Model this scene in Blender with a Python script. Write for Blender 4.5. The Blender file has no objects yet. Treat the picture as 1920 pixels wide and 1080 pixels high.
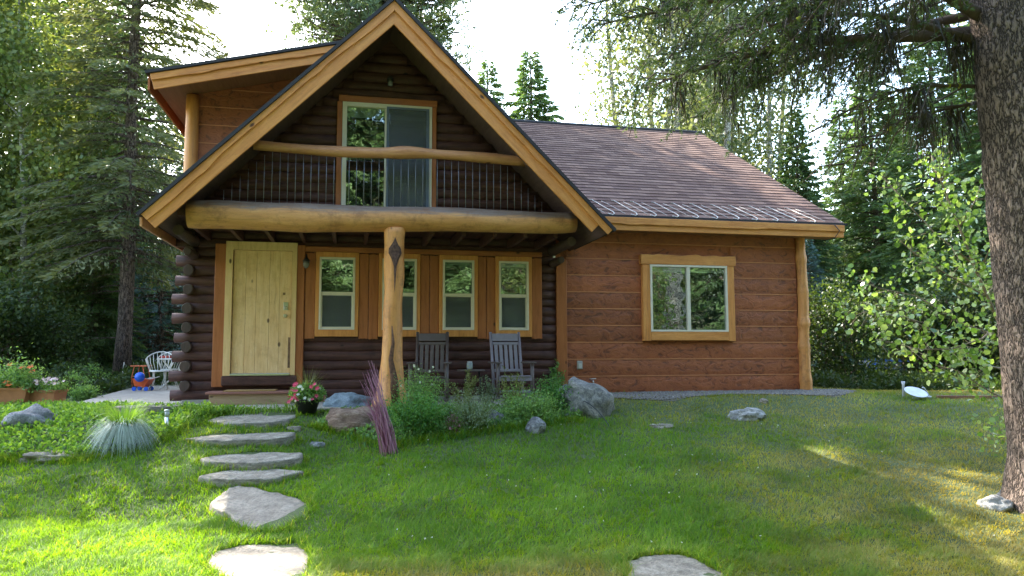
import bpy, math, random
import numpy as np
from mathutils import Vector, Matrix, noise as mnoise
PI = math.pi; R_ = math.radians
rng = np.random.default_rng(7); random.seed(7)
scn = bpy.context.scene; COL = scn.collection

# ------------------------------------------------------------ camera
F, PITCH, ROLL, EYE = 1400.0, 0.0863, -0.0028, 1.6
cd = bpy.data.cameras.new('camera'); cam = bpy.data.objects.new('camera', cd); COL.objects.link(cam)
cd.sensor_width = 36; cd.lens = 36 * F / 1920; cd.clip_start = .1; cd.clip_end = 2000
cam.location = (0, 0, EYE)
cam.rotation_euler = (Matrix.Rotation(PI/2 + PITCH, 3, 'X') @ Matrix.Rotation(ROLL, 3, 'Z')).to_euler()
scn.camera = cam
# ------------------------------------------------------------ light
SUN_AZ, SUN_EL = R_(-38), R_(40)
w = bpy.data.worlds.new('World'); scn.world = w; w.use_nodes = True
wn = w.node_tree.nodes; bg = wn['Background']
sky = wn.new('ShaderNodeTexSky'); sky.sky_type = 'NISHITA'; sky.sun_disc = False
sky.sun_elevation = SUN_EL; sky.sun_rotation = SUN_AZ; sky.air_density = 1.4; sky.dust_density = 1.8; sky.ozone_density = 1.6
w.node_tree.links.new(sky.outputs[0], bg.inputs[0]); bg.inputs[1].default_value = .15
ld = bpy.data.lights.new('sun', 'SUN'); ld.energy = 3.3; ld.angle = R_(.53); ld.color = (1, .93, .8)
sun = bpy.data.objects.new('sun', ld); COL.objects.link(sun); sun.location = (0, 0, 40)
sd = Vector((math.sin(SUN_AZ)*math.cos(SUN_EL), math.cos(SUN_AZ)*math.cos(SUN_EL), math.sin(SUN_EL)))
sun.rotation_euler = sd.to_track_quat('Z', 'Y').to_euler()
scn.view_settings.view_transform = 'Standard'; scn.view_settings.look = 'None'
scn.view_settings.exposure = 2.95; scn.view_settings.gamma = 1; scn.view_settings.use_curve_mapping = False
cy = scn.cycles; cy.use_denoising = True; cy.denoising_prefilter = 'ACCURATE'; cy.max_bounces = 6; cy.diffuse_bounces = 3; cy.glossy_bounces = 3
cy.transmission_bounces = 4; cy.transparent_max_bounces = 8; cy.volume_bounces = 0; cy.sample_clamp_indirect = 6
cy.use_adaptive_sampling = True; cy.adaptive_threshold = .01

# ------------------------------------------------------------ helpers
def put(o, name, parent=None):
    COL.objects.link(o); o.parent = parent; return o
def tag(o, label=None, cat=None, group=None, kind=None):
    if label: o['label'] = label
    if cat: o['category'] = cat
    if group: o['group'] = group
    if kind: o['kind'] = kind
    return o
def empty(name, loc=(0, 0, 0), rz=0):
    o = bpy.data.objects.new(name, None); COL.objects.link(o); o.location = loc; o.rotation_euler.z = rz; return o
def arr_mesh(name, V, Fc, mat, parent=None, rnd=None, smooth=False, loc=None):
    """V (N,3), Fc (M,k) arrays -> one mesh object; rnd = per-vertex number for colour variety"""
    V = np.asarray(V, np.float32); Fc = np.asarray(Fc, np.int32); me = bpy.data.meshes.new(name)
    M, k = Fc.shape
    me.vertices.add(len(V)); me.vertices.foreach_set('co', V.ravel())
    me.loops.add(M*k); me.loops.foreach_set('vertex_index', Fc.ravel())
    me.polygons.add(M); me.polygons.foreach_set('loop_start', np.arange(0, M*k, k, dtype=np.int32))
    if smooth: me.polygons.foreach_set('use_smooth', np.ones(M, bool))
    me.update(calc_edges=True)
    if rnd is not None:
        a = me.attributes.new('rnd', 'FLOAT', 'POINT'); a.data.foreach_set('value', np.asarray(rnd, np.float32))
    me.materials.append(mat)
    o = bpy.data.objects.new(name, me); COL.objects.link(o); o.parent = parent
    if loc is not None: o.location = loc
    return o
class MB:
    def __init__(s): s.v = []; s.f = []; s.sm = []
    def add(s, vs, fs, sm=False):
        n = len(s.v); s.v += [tuple(map(float, p)) for p in vs]; s.f += [tuple(n+i for i in f) for f in fs]; s.sm += [sm]*len(fs); return s
    def box(s, x0, x1, y0, y1, z0, z1):
        return s.add([(x0,y0,z0),(x1,y0,z0),(x1,y1,z0),(x0,y1,z0),(x0,y0,z1),(x1,y0,z1),(x1,y1,z1),(x0,y1,z1)],
                     [(0,3,2,1),(4,5,6,7),(0,1,5,4),(1,2,6,5),(2,3,7,6),(3,0,4,7)])
    def obox(s, c, sx, sy, sz, rot):
        m = Matrix.Rotation(rot[2], 3, 'Z') @ Matrix.Rotation(rot[1], 3, 'Y') @ Matrix.Rotation(rot[0], 3, 'X')
        vs = [Vector(c) + m @ Vector((a*sx/2, b*sy/2, e*sz/2)) for e in (-1,1) for a, b in ((-1,-1),(1,-1),(1,1),(-1,1))]
        return s.add(vs, [(0,3,2,1),(4,5,6,7),(0,1,5,4),(1,2,6,5),(2,3,7,6),(3,0,4,7)])
    def tube(s, pts, rad, seg=8, wob=0, wf=3, sc=(1, 1), caps=True, seed=0):
        pts = [Vector(p) for p in pts]; n = len(pts); rad = [rad]*n if not hasattr(rad, '__len__') else rad
        vs = []; a = None
        for i, p in enumerate(pts):
            t = (pts[min(i+1, n-1)] - pts[max(i-1, 0)]).normalized()
            if a is None:
                a = t.cross(Vector((0,0,1))) if abs(t.z) < .9 else t.cross(Vector((0,1,0)))
                a.normalize()
            a = (a - t*a.dot(t)).normalized(); b = t.cross(a)
            for k in range(seg):
                th = 2*PI*k/seg; d = a*math.cos(th)*sc[0] + b*math.sin(th)*sc[1]; r = rad[i]
                if wob: r *= 1 + wob*mnoise.noise(p*wf + d*1.3 + Vector((seed*7.1, 0, 0)))
                vs.append(p + d*r)
        fs = [(i*seg+k, i*seg+(k+1) % seg, (i+1)*seg+(k+1) % seg, (i+1)*seg+k) for i in range(n-1) for k in range(seg)]
        s.add(vs, fs, True)
        if caps:
            n0 = len(s.v) - n*seg
            s.f += [tuple(n0+k for k in range(seg-1, -1, -1)), tuple(n0+(n-1)*seg+k for k in range(seg))]; s.sm += [False]*2
        return s
    def lathe(s, c, prof, seg=16, sc=(1, 1)):
        c = Vector(c); vs = [c + Vector((r*math.cos(2*PI*k/seg)*sc[0], r*math.sin(2*PI*k/seg)*sc[1], z)) for r, z in prof for k in range(seg)]
        fs = [(i*seg+k, i*seg+(k+1) % seg, (i+1)*seg+(k+1) % seg, (i+1)*seg+k) for i in range(len(prof)-1) for k in range(seg)]
        s.add(vs, fs, True); n0 = len(s.v) - len(prof)*seg
        if prof[0][0] > .001: s.f.append(tuple(n0+k for k in range(seg-1, -1, -1))); s.sm.append(False)
        if prof[-1][0] > .001: s.f.append(tuple(n0+(len(prof)-1)*seg+k for k in range(seg))); s.sm.append(False)
        return s
    def prism(s, poly, y0, y1):
        """poly = [(x,z)...] extruded along y"""
        n = len(poly); vs = [(x, y0, z) for x, z in poly] + [(x, y1, z) for x, z in poly]
        return s.add(vs, [tuple(range(n)), tuple(range(2*n-1, n-1, -1))] + [((i+1) % n, i, n+i, n+(i+1) % n) for i in range(n)])
    def build(s, name, mat, parent=None, bevel=0, loc=None, rot=None):
        me = bpy.data.meshes.new(name); me.from_pydata(s.v, [], s.f); me.polygons.foreach_set('use_smooth', s.sm); me.materials.append(mat)
        me.update(); o = bpy.data.objects.new(name, me); COL.objects.link(o); o.parent = parent
        if loc is not None: o.location = loc
        if rot is not None: o.rotation_euler = rot
        if bevel:
            b = o.modifiers.new('bevel', 'BEVEL'); b.width = bevel; b.segments = 2; b.limit_method = 'ANGLE'
        return o
def kids(o): return [c for c in bpy.data.objects if c.parent == o]
def copy_tree(o, parent=None):
    c = o.copy(); COL.objects.link(c); c.parent = parent
    for ch in list(o.children): copy_tree(ch, c)
    return c

# ------------------------------------------------------------ materials
def mat(name):
    m = bpy.data.materials.new(name); m.use_nodes = True; nt = m.node_tree; b = nt.nodes['Principled BSDF']; return m, nt, b
def N(nt, t, **kw):
    n = nt.nodes.new(t)
    for k, v in kw.items():
        if k in n.inputs: n.inputs[k].default_value = v
        else: setattr(n, k, v)
    return n
def ramp(nt, fac, stops):
    r = nt.nodes.new('ShaderNodeValToRGB'); nt.links.new(fac, r.inputs[0]); e = r.color_ramp.elements
    while len(e) < len(stops): e.new(.5)
    for el, (p, c) in zip(e, stops): el.position = p; el.color = (*c, 1) if len(c) == 3 else c
    return r.outputs[0]
def mix(nt, fac, a, b, mode='MIX'):
    m = nt.nodes.new('ShaderNodeMix'); m.data_type = 'RGBA'; m.blend_type = mode
    for s_, v in ((m.inputs[0], fac), (m.inputs[6], a), (m.inputs[7], b)):
        if hasattr(v, 'is_output'): nt.links.new(v, s_)
        else: s_.default_value = v if not isinstance(v, tuple) or len(v) == 4 else (*v, 1)
    return m.outputs[2]
def coord(nt, scale=(1, 1, 1), kind='Object', loc=(0, 0, 0)):
    t = nt.nodes.new('ShaderNodeTexCoord'); mp = nt.nodes.new('ShaderNodeMapping'); mp.inputs['Scale'].default_value = scale; mp.inputs['Location'].default_value = loc
    nt.links.new(t.outputs[kind], mp.inputs[0]); return mp.outputs[0]
def noise(nt, vec, scale, detail=4, rough=.55, dist=0):
    n = N(nt, 'ShaderNodeTexNoise'); n.inputs['Scale'].default_value = scale; n.inputs['Detail'].default_value = detail
    n.inputs['Roughness'].default_value = rough; n.inputs['Distortion'].default_value = dist; nt.links.new(vec, n.inputs['Vector']); return n.outputs['Fac']
def bump(nt, b, h, strength=.4, dist=.01):
    n = N(nt, 'ShaderNodeBump'); n.inputs['Strength'].default_value = strength; n.inputs['Distance'].default_value = dist
    nt.links.new(h, n.inputs['Height']); nt.links.new(n.outputs[0], b.inputs['Normal'])
def plain(name, c, rough=.6, metal=0, spec=.5, var=.12, sc=12):
    m, nt, b = mat(name); v = coord(nt); n = noise(nt, v, sc, 5)
    lo = tuple(x*(1-var) for x in c); hi = tuple(min(1, x*(1+var)) for x in c)
    nt.links.new(ramp(nt, n, [(.3, lo), (.7, hi)]), b.inputs['Base Color'])
    b.inputs['Roughness'].default_value = rough; b.inputs['Metallic'].default_value = metal; b.inputs['Specular IOR Level'].default_value = spec
    bump(nt, b, n, .15, .004); return m
def wood(name, lo, hi, dark, ax='x', rough=.5, knots=True, grey=None, bs=.35, dirt=.0, spec=.5):
    m, nt, b = mat(name)
    s = {'x': (1, 9, 9), 'y': (9, 1, 9), 'z': (9, 9, 1)}[ax]
    v = coord(nt, s); g = noise(nt, v, 2.2, 8, .6, .6); big = noise(nt, coord(nt, tuple(.5+q*.08 for q in s)), 1.3, 3)
    c = ramp(nt, g, [(.25, dark), (.42, lo), (.68, hi)])
    c = mix(nt, .35, c, ramp(nt, big, [(.3, lo), (.7, hi)]))
    g2 = noise(nt, coord(nt, tuple(q*3 for q in s)), 6, 3, .7)
    c = mix(nt, ramp(nt, g2, [(.3, (.55,)*3), (.42, (0,)*3)]), c, dark)
    if knots:
        vo = N(nt, 'ShaderNodeTexVoronoi'); vo.inputs['Scale'].default_value = 2.1
        ks = {'x': (.8, 1.5, 1.5), 'y': (1.5, .8, 1.5), 'z': (1.5, 1.5, .8)}[ax]
        nt.links.new(coord(nt, ks), vo.inputs['Vector'])
        c = mix(nt, ramp(nt, vo.outputs['Distance'], [(.045, (1,)*3), (.085, (0,)*3)]), c, tuple(x*.35 for x in dark))
    if grey:
        ge = N(nt, 'ShaderNodeNewGeometry'); sp = N(nt, 'ShaderNodeSeparateXYZ'); nt.links.new(ge.outputs['Normal'], sp.inputs[0])
        gn = noise(nt, coord(nt, s), 3, 6, .65); ad = N(nt, 'ShaderNodeMath', operation='MULTIPLY_ADD'); nt.links.new(gn, ad.inputs[0]); ad.inputs[1].default_value = .9; nt.links.new(sp.outputs[2], ad.inputs[2])
        c = mix(nt, ramp(nt, ad.outputs[0], [(.62, (0,)*3), (.95, (.85,)*3)]), c, ramp(nt, gn, [(.3, tuple(x*.4 for x in grey)), (.65, grey)]))
    if dirt:
        c = mix(nt, ramp(nt, noise(nt, coord(nt), 5, 6, .7), [(.5, (0,)*3), (.75, (dirt,)*3)]), c, dark)
    nt.links.new(c, b.inputs['Base Color']); b.inputs['Roughness'].default_value = rough; b.inputs['Specular IOR Level'].default_value = spec
    bump(nt, b, g, bs, .012); return m
def foliage(name, cols, trans=.35, tcol=None, rough=.5, sc=.6, spec=.3):
    m, nt, b = mat(name); at = N(nt, 'ShaderNodeAttribute', attribute_name='rnd')
    n = noise(nt, coord(nt, kind='Object'), sc, 3); ad = N(nt, 'ShaderNodeMath', operation='MULTIPLY_ADD'); nt.links.new(n, ad.inputs[0]); ad.inputs[1].default_value = .7
    md = N(nt, 'ShaderNodeMath', operation='MULTIPLY'); nt.links.new(at.outputs['Fac'], md.inputs[0]); md.inputs[1].default_value = .65; nt.links.new(md.outputs[0], ad.inputs[2])
    k = len(cols); c = ramp(nt, ad.outputs[0], [(.12 + .76*i/(k-1), cc) for i, cc in enumerate(cols)])
    nt.links.new(c, b.inputs['Base Color']); b.inputs['Roughness'].default_value = rough; b.inputs['Specular IOR Level'].default_value = spec
    if trans:
        tr = N(nt, 'ShaderNodeBsdfTranslucent'); tc = mix(nt, 1.0, c, tcol or (1.5, 1.5, .6, 1), 'MULTIPLY'); nt.links.new(tc, tr.inputs[0])
        ms = N(nt, 'ShaderNodeMixShader'); ms.inputs[0].default_value = trans; nt.links.new(b.outputs[0], ms.inputs[1]); nt.links.new(tr.outputs[0], ms.inputs[2])
        nt.links.new(ms.outputs[0], nt.nodes['Material Output'].inputs[0])
    return m
def rock(name, c1, c2, c3, sc=6, bs=.8, layered=False):
    m, nt, b = mat(name); v = coord(nt, (1, 1, 4) if layered else (1, 1, 1)); n = noise(nt, v, sc, 8, .7, .5); n2 = noise(nt, v, sc*6, 4, .8)
    c = ramp(nt, n, [(.33, c1), (.5, c2), (.68, c3)]); c = mix(nt, ramp(nt, n2, [(.38, (.75,)*3), (.52, (0,)*3)]), c, c1)
    nt.links.new(c, b.inputs['Base Color']); b.inputs['Roughness'].default_value = .85
    ad = N(nt, 'ShaderNodeMath', operation='MULTIPLY_ADD'); nt.links.new(n2, ad.inputs[0]); ad.inputs[1].default_value = .35; nt.links.new(n, ad.inputs[2])
    bump(nt, b, ad.outputs[0], bs, .05); return m
DARK = ((.060, .026, .022), (.128, .056, .045), (.018, .008, .008))
M = {}
M['log'] = wood('dark_log_wood', *DARK, 'x', .6, bs=.9, dirt=.6, spec=.3)
M['logy'] = wood('dark_log_wood_deep', *DARK, 'y', .6, bs=.8, spec=.3)
M['logend'] = wood('dark_log_end', (.05, .028, .02), (.09, .052, .04), (.012, .008, .007), 'z', .7)
M['honey'] = wood('honey_wood', (.58, .21, .05), (.74, .33, .09), (.27, .085, .02), 'x', .5, dirt=.25)
M['honeyz'] = wood('honey_wood_upright', (.58, .21, .05), (.74, .33, .09), (.27, .085, .02), 'z', .5)
M['beam'] = wood('weathered_beam_wood', (.56, .24, .08), (.70, .36, .13), (.20, .08, .03), 'x', .6, grey=(.20, .17, .155), dirt=.8)
M['rail'] = wood('rail_wood', (.50, .21, .09), (.64, .31, .14), (.26, .09, .04), 'x', .5, dirt=.3)
M['post'] = wood('post_wood', (.58, .23, .06), (.72, .34, .10), (.14, .05, .02), 'z', .55, dirt=.7)
M['redz'] = wood('red_trim_upright', (.33, .095, .025), (.44, .145, .045), (.14, .035, .012), 'z', .5)
M['redx'] = wood('red_trim', (.33, .095, .025), (.44, .145, .045), (.14, .035, .012), 'x', .5)
M['door'] = wood('pale_door_wood', (.74, .45, .20), (.86, .60, .33), (.40, .19, .08), 'z', .5, knots=True, bs=.4, dirt=.4)
M['doorframe'] = wood('pale_frame_wood', (.67, .42, .18), (.78, .53, .27), (.38, .20, .08), 'z', .5, bs=.2)
M['tan'] = wood('tan_step_wood', (.30, .19, .10), (.40, .27, .15), (.14, .08, .04), 'x', .7)
M['tread'] = wood('redwood_tread', (.25, .10, .07), (.34, .15, .11), (.12, .05, .03), 'x', .6)
M['soffit'] = wood('soffit_wood', (.26, .11, .05), (.34, .16, .08), (.12, .05, .03), 'y', .6)
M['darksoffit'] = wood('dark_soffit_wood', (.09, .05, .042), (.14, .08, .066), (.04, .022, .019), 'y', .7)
M['cream'] = plain('cream_vinyl', (.70, .62, .50), .4, var=.04)
M['blind'] = plain('window_blind', (.62, .64, .56), .8, var=.05)
M['roomshade'] = plain('room_shade', (.03, .03, .03), .9)  # near-black colour painted for the shade of unlit rooms
M['steel'] = plain('brushed_steel', (.6, .58, .54), .3, 1)
M['black'] = plain('black_metal', (.02, .02, .022), .5)
M['rod'] = plain('steel_rod', (.24, .24, .26), .4, .6)
M['greyplastic'] = plain('grey_plastic', (.40, .37, .33), .5)
M['concrete'] = plain('concrete', (.36, .31, .25), .9, var=.15, sc=5)
M['terracotta'] = plain('terracotta', (.40, .16, .065), .8, var=.2, sc=6)
M['whitemetal'] = plain('white_painted_metal', (.75, .72, .66), .4)
M['orangeplastic'] = plain('orange_plastic', (.75, .12, .03), .35)
M['blueplastic'] = plain('blue_plastic', (.02, .12, .62), .35)
M['orangemetal'] = plain('orange_red_paint', (.62, .14, .05), .45)
M['chairbrown'] = plain('brown_resin', (.10, .07, .062), .45, var=.12)
M['chairgrey'] = plain('mauve_grey_resin', (.25, .215, .25), .4, var=.08)
M['chairarm'] = plain('dark_resin', (.12, .09, .08), .45)
M['mat'] = plain('coir_mat', (.34, .20, .07), .95, var=.3, sc=60)
M['dish'] = plain('dish_white', (.58, .58, .62), .4)
M['carblue'] = plain('car_blue', (.05, .14, .42), .25)
M['carglass'] = plain('car_glass', (.10, .12, .15), .08)
M['red'] = plain('red_lens', (.7, .06, .02), .3)
M['rubber'] = plain('rubber', (.02, .02, .02), .8)
M['cable'] = plain('heat_cable', (.62, .56, .50), .5)
M['chalk'] = plain('chalky_stake', (.66, .60, .52), .7)
M['plaster'] = plain('foundation', (.32, .30, .27), .9)
# glass: mostly mirrors the trees across the lawn, a little of the dark backing sheet shows
m, nt, b = mat('window_glass'); M['glass'] = m
g = N(nt, 'ShaderNodeBsdfGlossy'); g.inputs['Color'].default_value = (.62, .68, .68, 1); g.inputs['Roughness'].default_value = .015
t = N(nt, 'ShaderNodeBsdfTransparent'); t.inputs[0].default_value = (.8, .85, .82, 1)
ms = N(nt, 'ShaderNodeMixShader'); ms.inputs[0].default_value = .26
nt.links.new(t.outputs[0], ms.inputs[1]); nt.links.new(g.outputs[0], ms.inputs[2]); nt.links.new(ms.outputs[0], nt.nodes['Material Output'].inputs[0])
gb = N(nt, 'ShaderNodeBump'); gb.inputs['Strength'].default_value = .06; gb.inputs['Distance'].default_value = .05
nt.links.new(noise(nt, coord(nt), 3.0, 2), gb.inputs['Height']); nt.links.new(gb.outputs[0], g.inputs['Normal'])
m, nt, b = mat('insect_screen'); M['screen'] = m
t = N(nt, 'ShaderNodeBsdfTransparent'); b.inputs['Base Color'].default_value = (.10, .11, .12, 1); b.inputs['Roughness'].default_value = .6
ms = N(nt, 'ShaderNodeMixShader'); ms.inputs[0].default_value = .5
nt.links.new(t.outputs[0], ms.inputs[1]); nt.links.new(b.outputs[0], ms.inputs[2]); nt.links.new(ms.outputs[0], nt.nodes['Material Output'].inputs[0])
# hewn siding
m, nt, b = mat('hewn_siding'); M['siding'] = m
v = coord(nt, (1, 1, 1.6)); n1 = noise(nt, v, 5, 6, .65, 1.5); n2 = noise(nt, v, 1.2, 3)
c = ramp(nt, n1, [(.37, (.07, .020, .010)), (.45, (.28, .074, .025)), (.7, (.42, .128, .043))])
c = mix(nt, .35, c, ramp(nt, n2, [(.3, (.20, .052, .020)), (.7, (.40, .125, .045))]))
oi = N(nt, 'ShaderNodeObjectInfo'); c = mix(nt, 1.0, c, ramp(nt, oi.outputs['Random'], [(0, (.84, .84, .84)), (1, (1.14, 1.10, 1.06))]), 'MULTIPLY')
nt.links.new(c, b.inputs['Base Color']); b.inputs['Roughness'].default_value = .55; bump(nt, b, n1, .7, .03)
M['sidegap'] = wood('siding_lip', (.48, .18, .075), (.60, .25, .11), (.28, .10, .04), 'x', .6, knots=False)
# shingles
def shingle(name):
    m, nt, b = mat(name); v = coord(nt, (1, 1, 1), 'UV'); br = N(nt, 'ShaderNodeTexBrick'); br.offset = .5; br.squash = 1
    br.inputs['Scale'].default_value = 1; br.inputs['Brick Width'].default_value = .29; br.inputs['Row Height'].default_value = .19
    br.inputs['Mortar Size'].default_value = .004; br.inputs['Color1'].default_value = (.085, .042, .030, 1); br.inputs['Color2'].default_value = (.31, .19, .135, 1); br.inputs['Mortar'].default_value = (.05, .03, .028, 1)
    br.inputs['Bias'].default_value = .1; nt.links.new(v, br.inputs['Vector'])
    br2 = N(nt, 'ShaderNodeTexBrick'); br2.offset = .37; br2.inputs['Scale'].default_value = 1; br2.inputs['Brick Width'].default_value = .61; br2.inputs['Row Height'].default_value = .19
    br2.inputs['Mortar Size'].default_value = 0; br2.inputs['Color1'].default_value = (.10, .055, .046, 1); br2.inputs['Color2'].default_value = (.16, .10, .088, 1); nt.links.new(v, br2.inputs['Vector'])
    c = mix(nt, .5, br.outputs[0], br2.outputs[0]); g = noise(nt, v, 90, 3, .8)
    c = mix(nt, ramp(nt, g, [(.35, (.35,)*3), (.6, (0,)*3)]), c, (.05, .03, .025, 1)); nt.links.new(c, b.inputs['Base Color'])
    b.inputs['Roughness'].default_value = .95; b.inputs['Specular IOR Level'].default_value = .15; bump(nt, b, g, .4, .004); return m
M['shingle'] = shingle('shingles'); M['shingleedge'] = plain('shingle_edge', (.03, .026, .03), .8)
# ground
def ground_mat(name, cols, sc, bs=.5, fine=40):
    m, nt, b = mat(name); v = coord(nt); a = noise(nt, v, sc, 5, .6); f = noise(nt, v, fine, 4, .8)
    c = mix(nt, .5, ramp(nt, a, [(.3, cols[0]), (.7, cols[1])]), ramp(nt, f, [(.35, cols[0]), (.65, cols[2])])); nt.links.new(c, b.inputs['Base Color'])
    b.inputs['Roughness'].default_value = .95; bump(nt, b, f, bs, .02); return m
M['soil'] = ground_mat('soil_and_thatch', [(.04, .065, .018), (.07, .10, .025), (.12, .13, .045)], .8)
M['gravelbase'] = ground_mat('gravel_bed', [(.09, .075, .055), (.17, .145, .11), (.32, .28, .23)], 2, 1, 55)
M['pebble'] = rock('gravel_stones', (.09, .075, .06), (.2, .17, .14), (.38, .34, .29), 30, .3)
M['stone'] = rock('grey_boulder', (.07, .07, .07), (.22, .215, .21), (.46, .45, .43), 7, .9)
M['stonebig'] = rock('pale_speckled_boulder', (.10, .095, .09), (.27, .25, .22), (.48, .44, .38), 11, .9)
M['stoneblue'] = rock('bluish_stone', (.10, .13, .15), (.2, .25, .28), (.36, .42, .46), 9, .8)
M['stonewhite'] = rock('white_stone', (.16, .155, .145), (.33, .32, .30), (.55, .53, .50), 7, .8)
M['rust'] = rock('rusty_boulder', (.10, .05, .03), (.27, .17, .11), (.44, .33, .24), 5, 1, True)
M['slab'] = rock('flagstone', (.16, .13, .095), (.30, .25, .19), (.41, .35, .27), 6, .9)
M['slabgrey'] = rock('grey_flagstone', (.13, .108, .08), (.33, .28, .21), (.50, .44, .35), 7, 1.0, True)
# bark
def bark(name, c1, c2, c3, sc=(9, 9, 2.2), bs=1.0, d=.04):
    m, nt, b = mat(name); v = coord(nt, sc); vo = N(nt, 'ShaderNodeTexVoronoi', feature='DISTANCE_TO_EDGE'); vo.inputs['Scale'].default_value = 2.2
    nz = N(nt, 'ShaderNodeTexNoise'); nz.inputs['Scale'].default_value = 3; nt.links.new(v, nz.inputs['Vector'])
    vm = mix(nt, .16, v, mix(nt, 1.0, nz.outputs['Color'], (6, 6, 6, 1), 'MULTIPLY')); nt.links.new(vm, vo.inputs['Vector']); n = noise(nt, v, 4, 6, .7)
    c = mix(nt, ramp(nt, vo.outputs['Distance'], [(.02, (1,)*3), (.17, (0,)*3)]), ramp(nt, n, [(.35, c2), (.7, c3)]), c1)
    nt.links.new(c, b.inputs['Base Color']); b.inputs['Roughness'].default_value = .9; bump(nt, b, mix(nt, .5, ramp(nt, vo.outputs['Distance'], [(0, (0,)*3), (.25, (1,)*3)]), n), bs, d); return m
M['bark'] = bark('spruce_bark', (.05, .035, .028), (.17, .12, .095), (.33, .25, .205))
M['barkbig'] = bark('big_trunk_bark', (.045, .028, .02), (.20, .135, .10), (.42, .31, .24), (11, 11, 3.5), 1.0, .06)
M['barkpale'] = bark('aspen_bark', (.10, .09, .075), (.42, .40, .33), (.60, .57, .48), (3, 3, 5), .3, .01)
M['barktwig'] = plain('twig_bark', (.10, .07, .05), .9, var=.3)
M['stem'] = plain('sapling_stem', (.26, .19, .12), .7, var=.25)
M['cut'] = plain('pruned_knot', (.28, .15, .085), .8, var=.4)
# foliage
M['spruce'] = foliage('spruce_needles', [(0.034, 0.071, 0.037), (0.075, 0.140, 0.064), (0.140, 0.216, 0.079)], .25)
M['spruceL'] = foliage('olive_spruce_needles', [(0.044, 0.074, 0.037), (0.095, 0.132, 0.066), (0.191, 0.198, 0.095)], .3)
M['spruceB'] = foliage('blue_spruce_needles', [(0.028, 0.062, 0.056), (0.062, 0.117, 0.110), (0.110, 0.187, 0.172)], .2)
M['pine'] = foliage('pine_needles', [(0.048, 0.080, 0.045), (0.104, 0.144, 0.080), (0.160, 0.208, 0.112)], .3)
M['leafG'] = foliage('green_leaves', [(.05, .085, .028), (.10, .145, .042), (.18, .21, .07)], .42, (1.35, 1.35, .6, 1))
M['aspen'] = foliage('aspen_leaves', [(.06, .09, .045), (.12, .15, .07), (.20, .22, .11)], .38, (1.2, 1.2, .65, 1))
M['sapling'] = foliage('sapling_leaves', [(.06, .12, .025), (.12, .21, .045), (.20, .29, .08), (.34, .42, .20)], .45, (1.5, 1.6, .6, 1), rough=.25, sc=2, spec=.9)
M['canopy'] = foliage('canopy_needles', [(.025, .05, .022), (.055, .09, .035), (.11, .15, .05)], .3)
M['lichen'] = foliage('hanging_lichen', [(.015, .013, .010), (.04, .033, .022), (.07, .06, .035)], .15)
M['lichenY'] = plain('yellow_lichen', (.35, .36, .03), .9, var=.3)
M['cover'] = foliage('ground_cover_leaves', [(0.053, 0.119, 0.026), (0.119, 0.238, 0.040), (0.264, 0.396, 0.066)], .4, sc=2.5)
M['darkcover'] = foliage('undergrowth_leaves', [(0.015, 0.032, 0.010), (0.032, 0.059, 0.017), (0.066, 0.095, 0.026)], .35)
M['herb'] = foliage('herb_leaves', [(0.065, 0.138, 0.049), (0.130, 0.243, 0.081), (0.243, 0.373, 0.113)], .4, sc=3)
M['herbdark'] = foliage('dark_herb_leaves', [(0.031, 0.094, 0.029), (0.070, 0.187, 0.047), (0.140, 0.296, 0.062)], .35, sc=3)
M['sage'] = foliage('sage_leaves', [(0.072, 0.102, 0.060), (0.144, 0.192, 0.120), (0.264, 0.312, 0.204)], .3, sc=3)
M['bluegrass'] = foliage('blue_fescue', [(.14, .20, .14), (.32, .38, .31), (.52, .57, .49)], .25, (1, 1.1, .9, 1), sc=3)
M['twigs'] = foliage('purple_red_twigs', [(.14, .035, .06), (.30, .10, .16), (.42, .20, .24)], .0, sc=5)
M['strap'] = foliage('strap_leaves', [(.09, .12, .03), (.18, .21, .06), (.30, .30, .12)], .3, sc=4)
M['petalpink'] = foliage('pink_petals', [(.60, .05, .12), (.78, .10, .20), (.85, .25, .30)], .35, (1.1, 1, 1, 1))
M['petalwhite'] = foliage('cream_petals', [(.65, .66, .42), (.78, .78, .6), (.85, .85, .75)], .35, (1, 1, 1, 1))
M['petalorange'] = foliage('orange_petals', [(.70, .08, .02), (.80, .16, .03), (.85, .3, .08)], .3, (1.1, 1, 1, 1))
M['petalpale'] = foliage('pale_pink_petals', [(.72, .35, .38), (.82, .55, .55), (.88, .75, .72)], .3, (1, 1, 1, 1))
# lawn blades: colour belongs to the blades - fresh, dry and clover patches
m, nt, b = mat('lawn_blades'); M['grass'] = m
at = N(nt, 'ShaderNodeAttribute', attribute_name='rnd'); dr = N(nt, 'ShaderNodeAttribute', attribute_name='dry')
cf = ramp(nt, at.outputs['Fac'], [(0, (.075, .155, .014)), (.5, (.13, .25, .020)), (1, (.24, .36, .045))])
cdry = ramp(nt, at.outputs['Fac'], [(0, (.17, .155, .04)), (.5, (.33, .27, .09)), (1, (.52, .43, .20))])
c = mix(nt, dr.outputs['Fac'], cf, cdry); nt.links.new(c, b.inputs['Base Color']); b.inputs['Roughness'].default_value = .55; b.inputs['Specular IOR Level'].default_value = .15
tr = N(nt, 'ShaderNodeBsdfTranslucent'); nt.links.new(mix(nt, 1.0, c, (1.9, 1.7, .5, 1), 'MULTIPLY'), tr.inputs[0])
ms = N(nt, 'ShaderNodeMixShader'); ms.inputs[0].default_value = .45; nt.links.new(b.outputs[0], ms.inputs[1]); nt.links.new(tr.outputs[0], ms.inputs[2]); nt.links.new(ms.outputs[0], nt.nodes['Material Output'].inputs[0])

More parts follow.
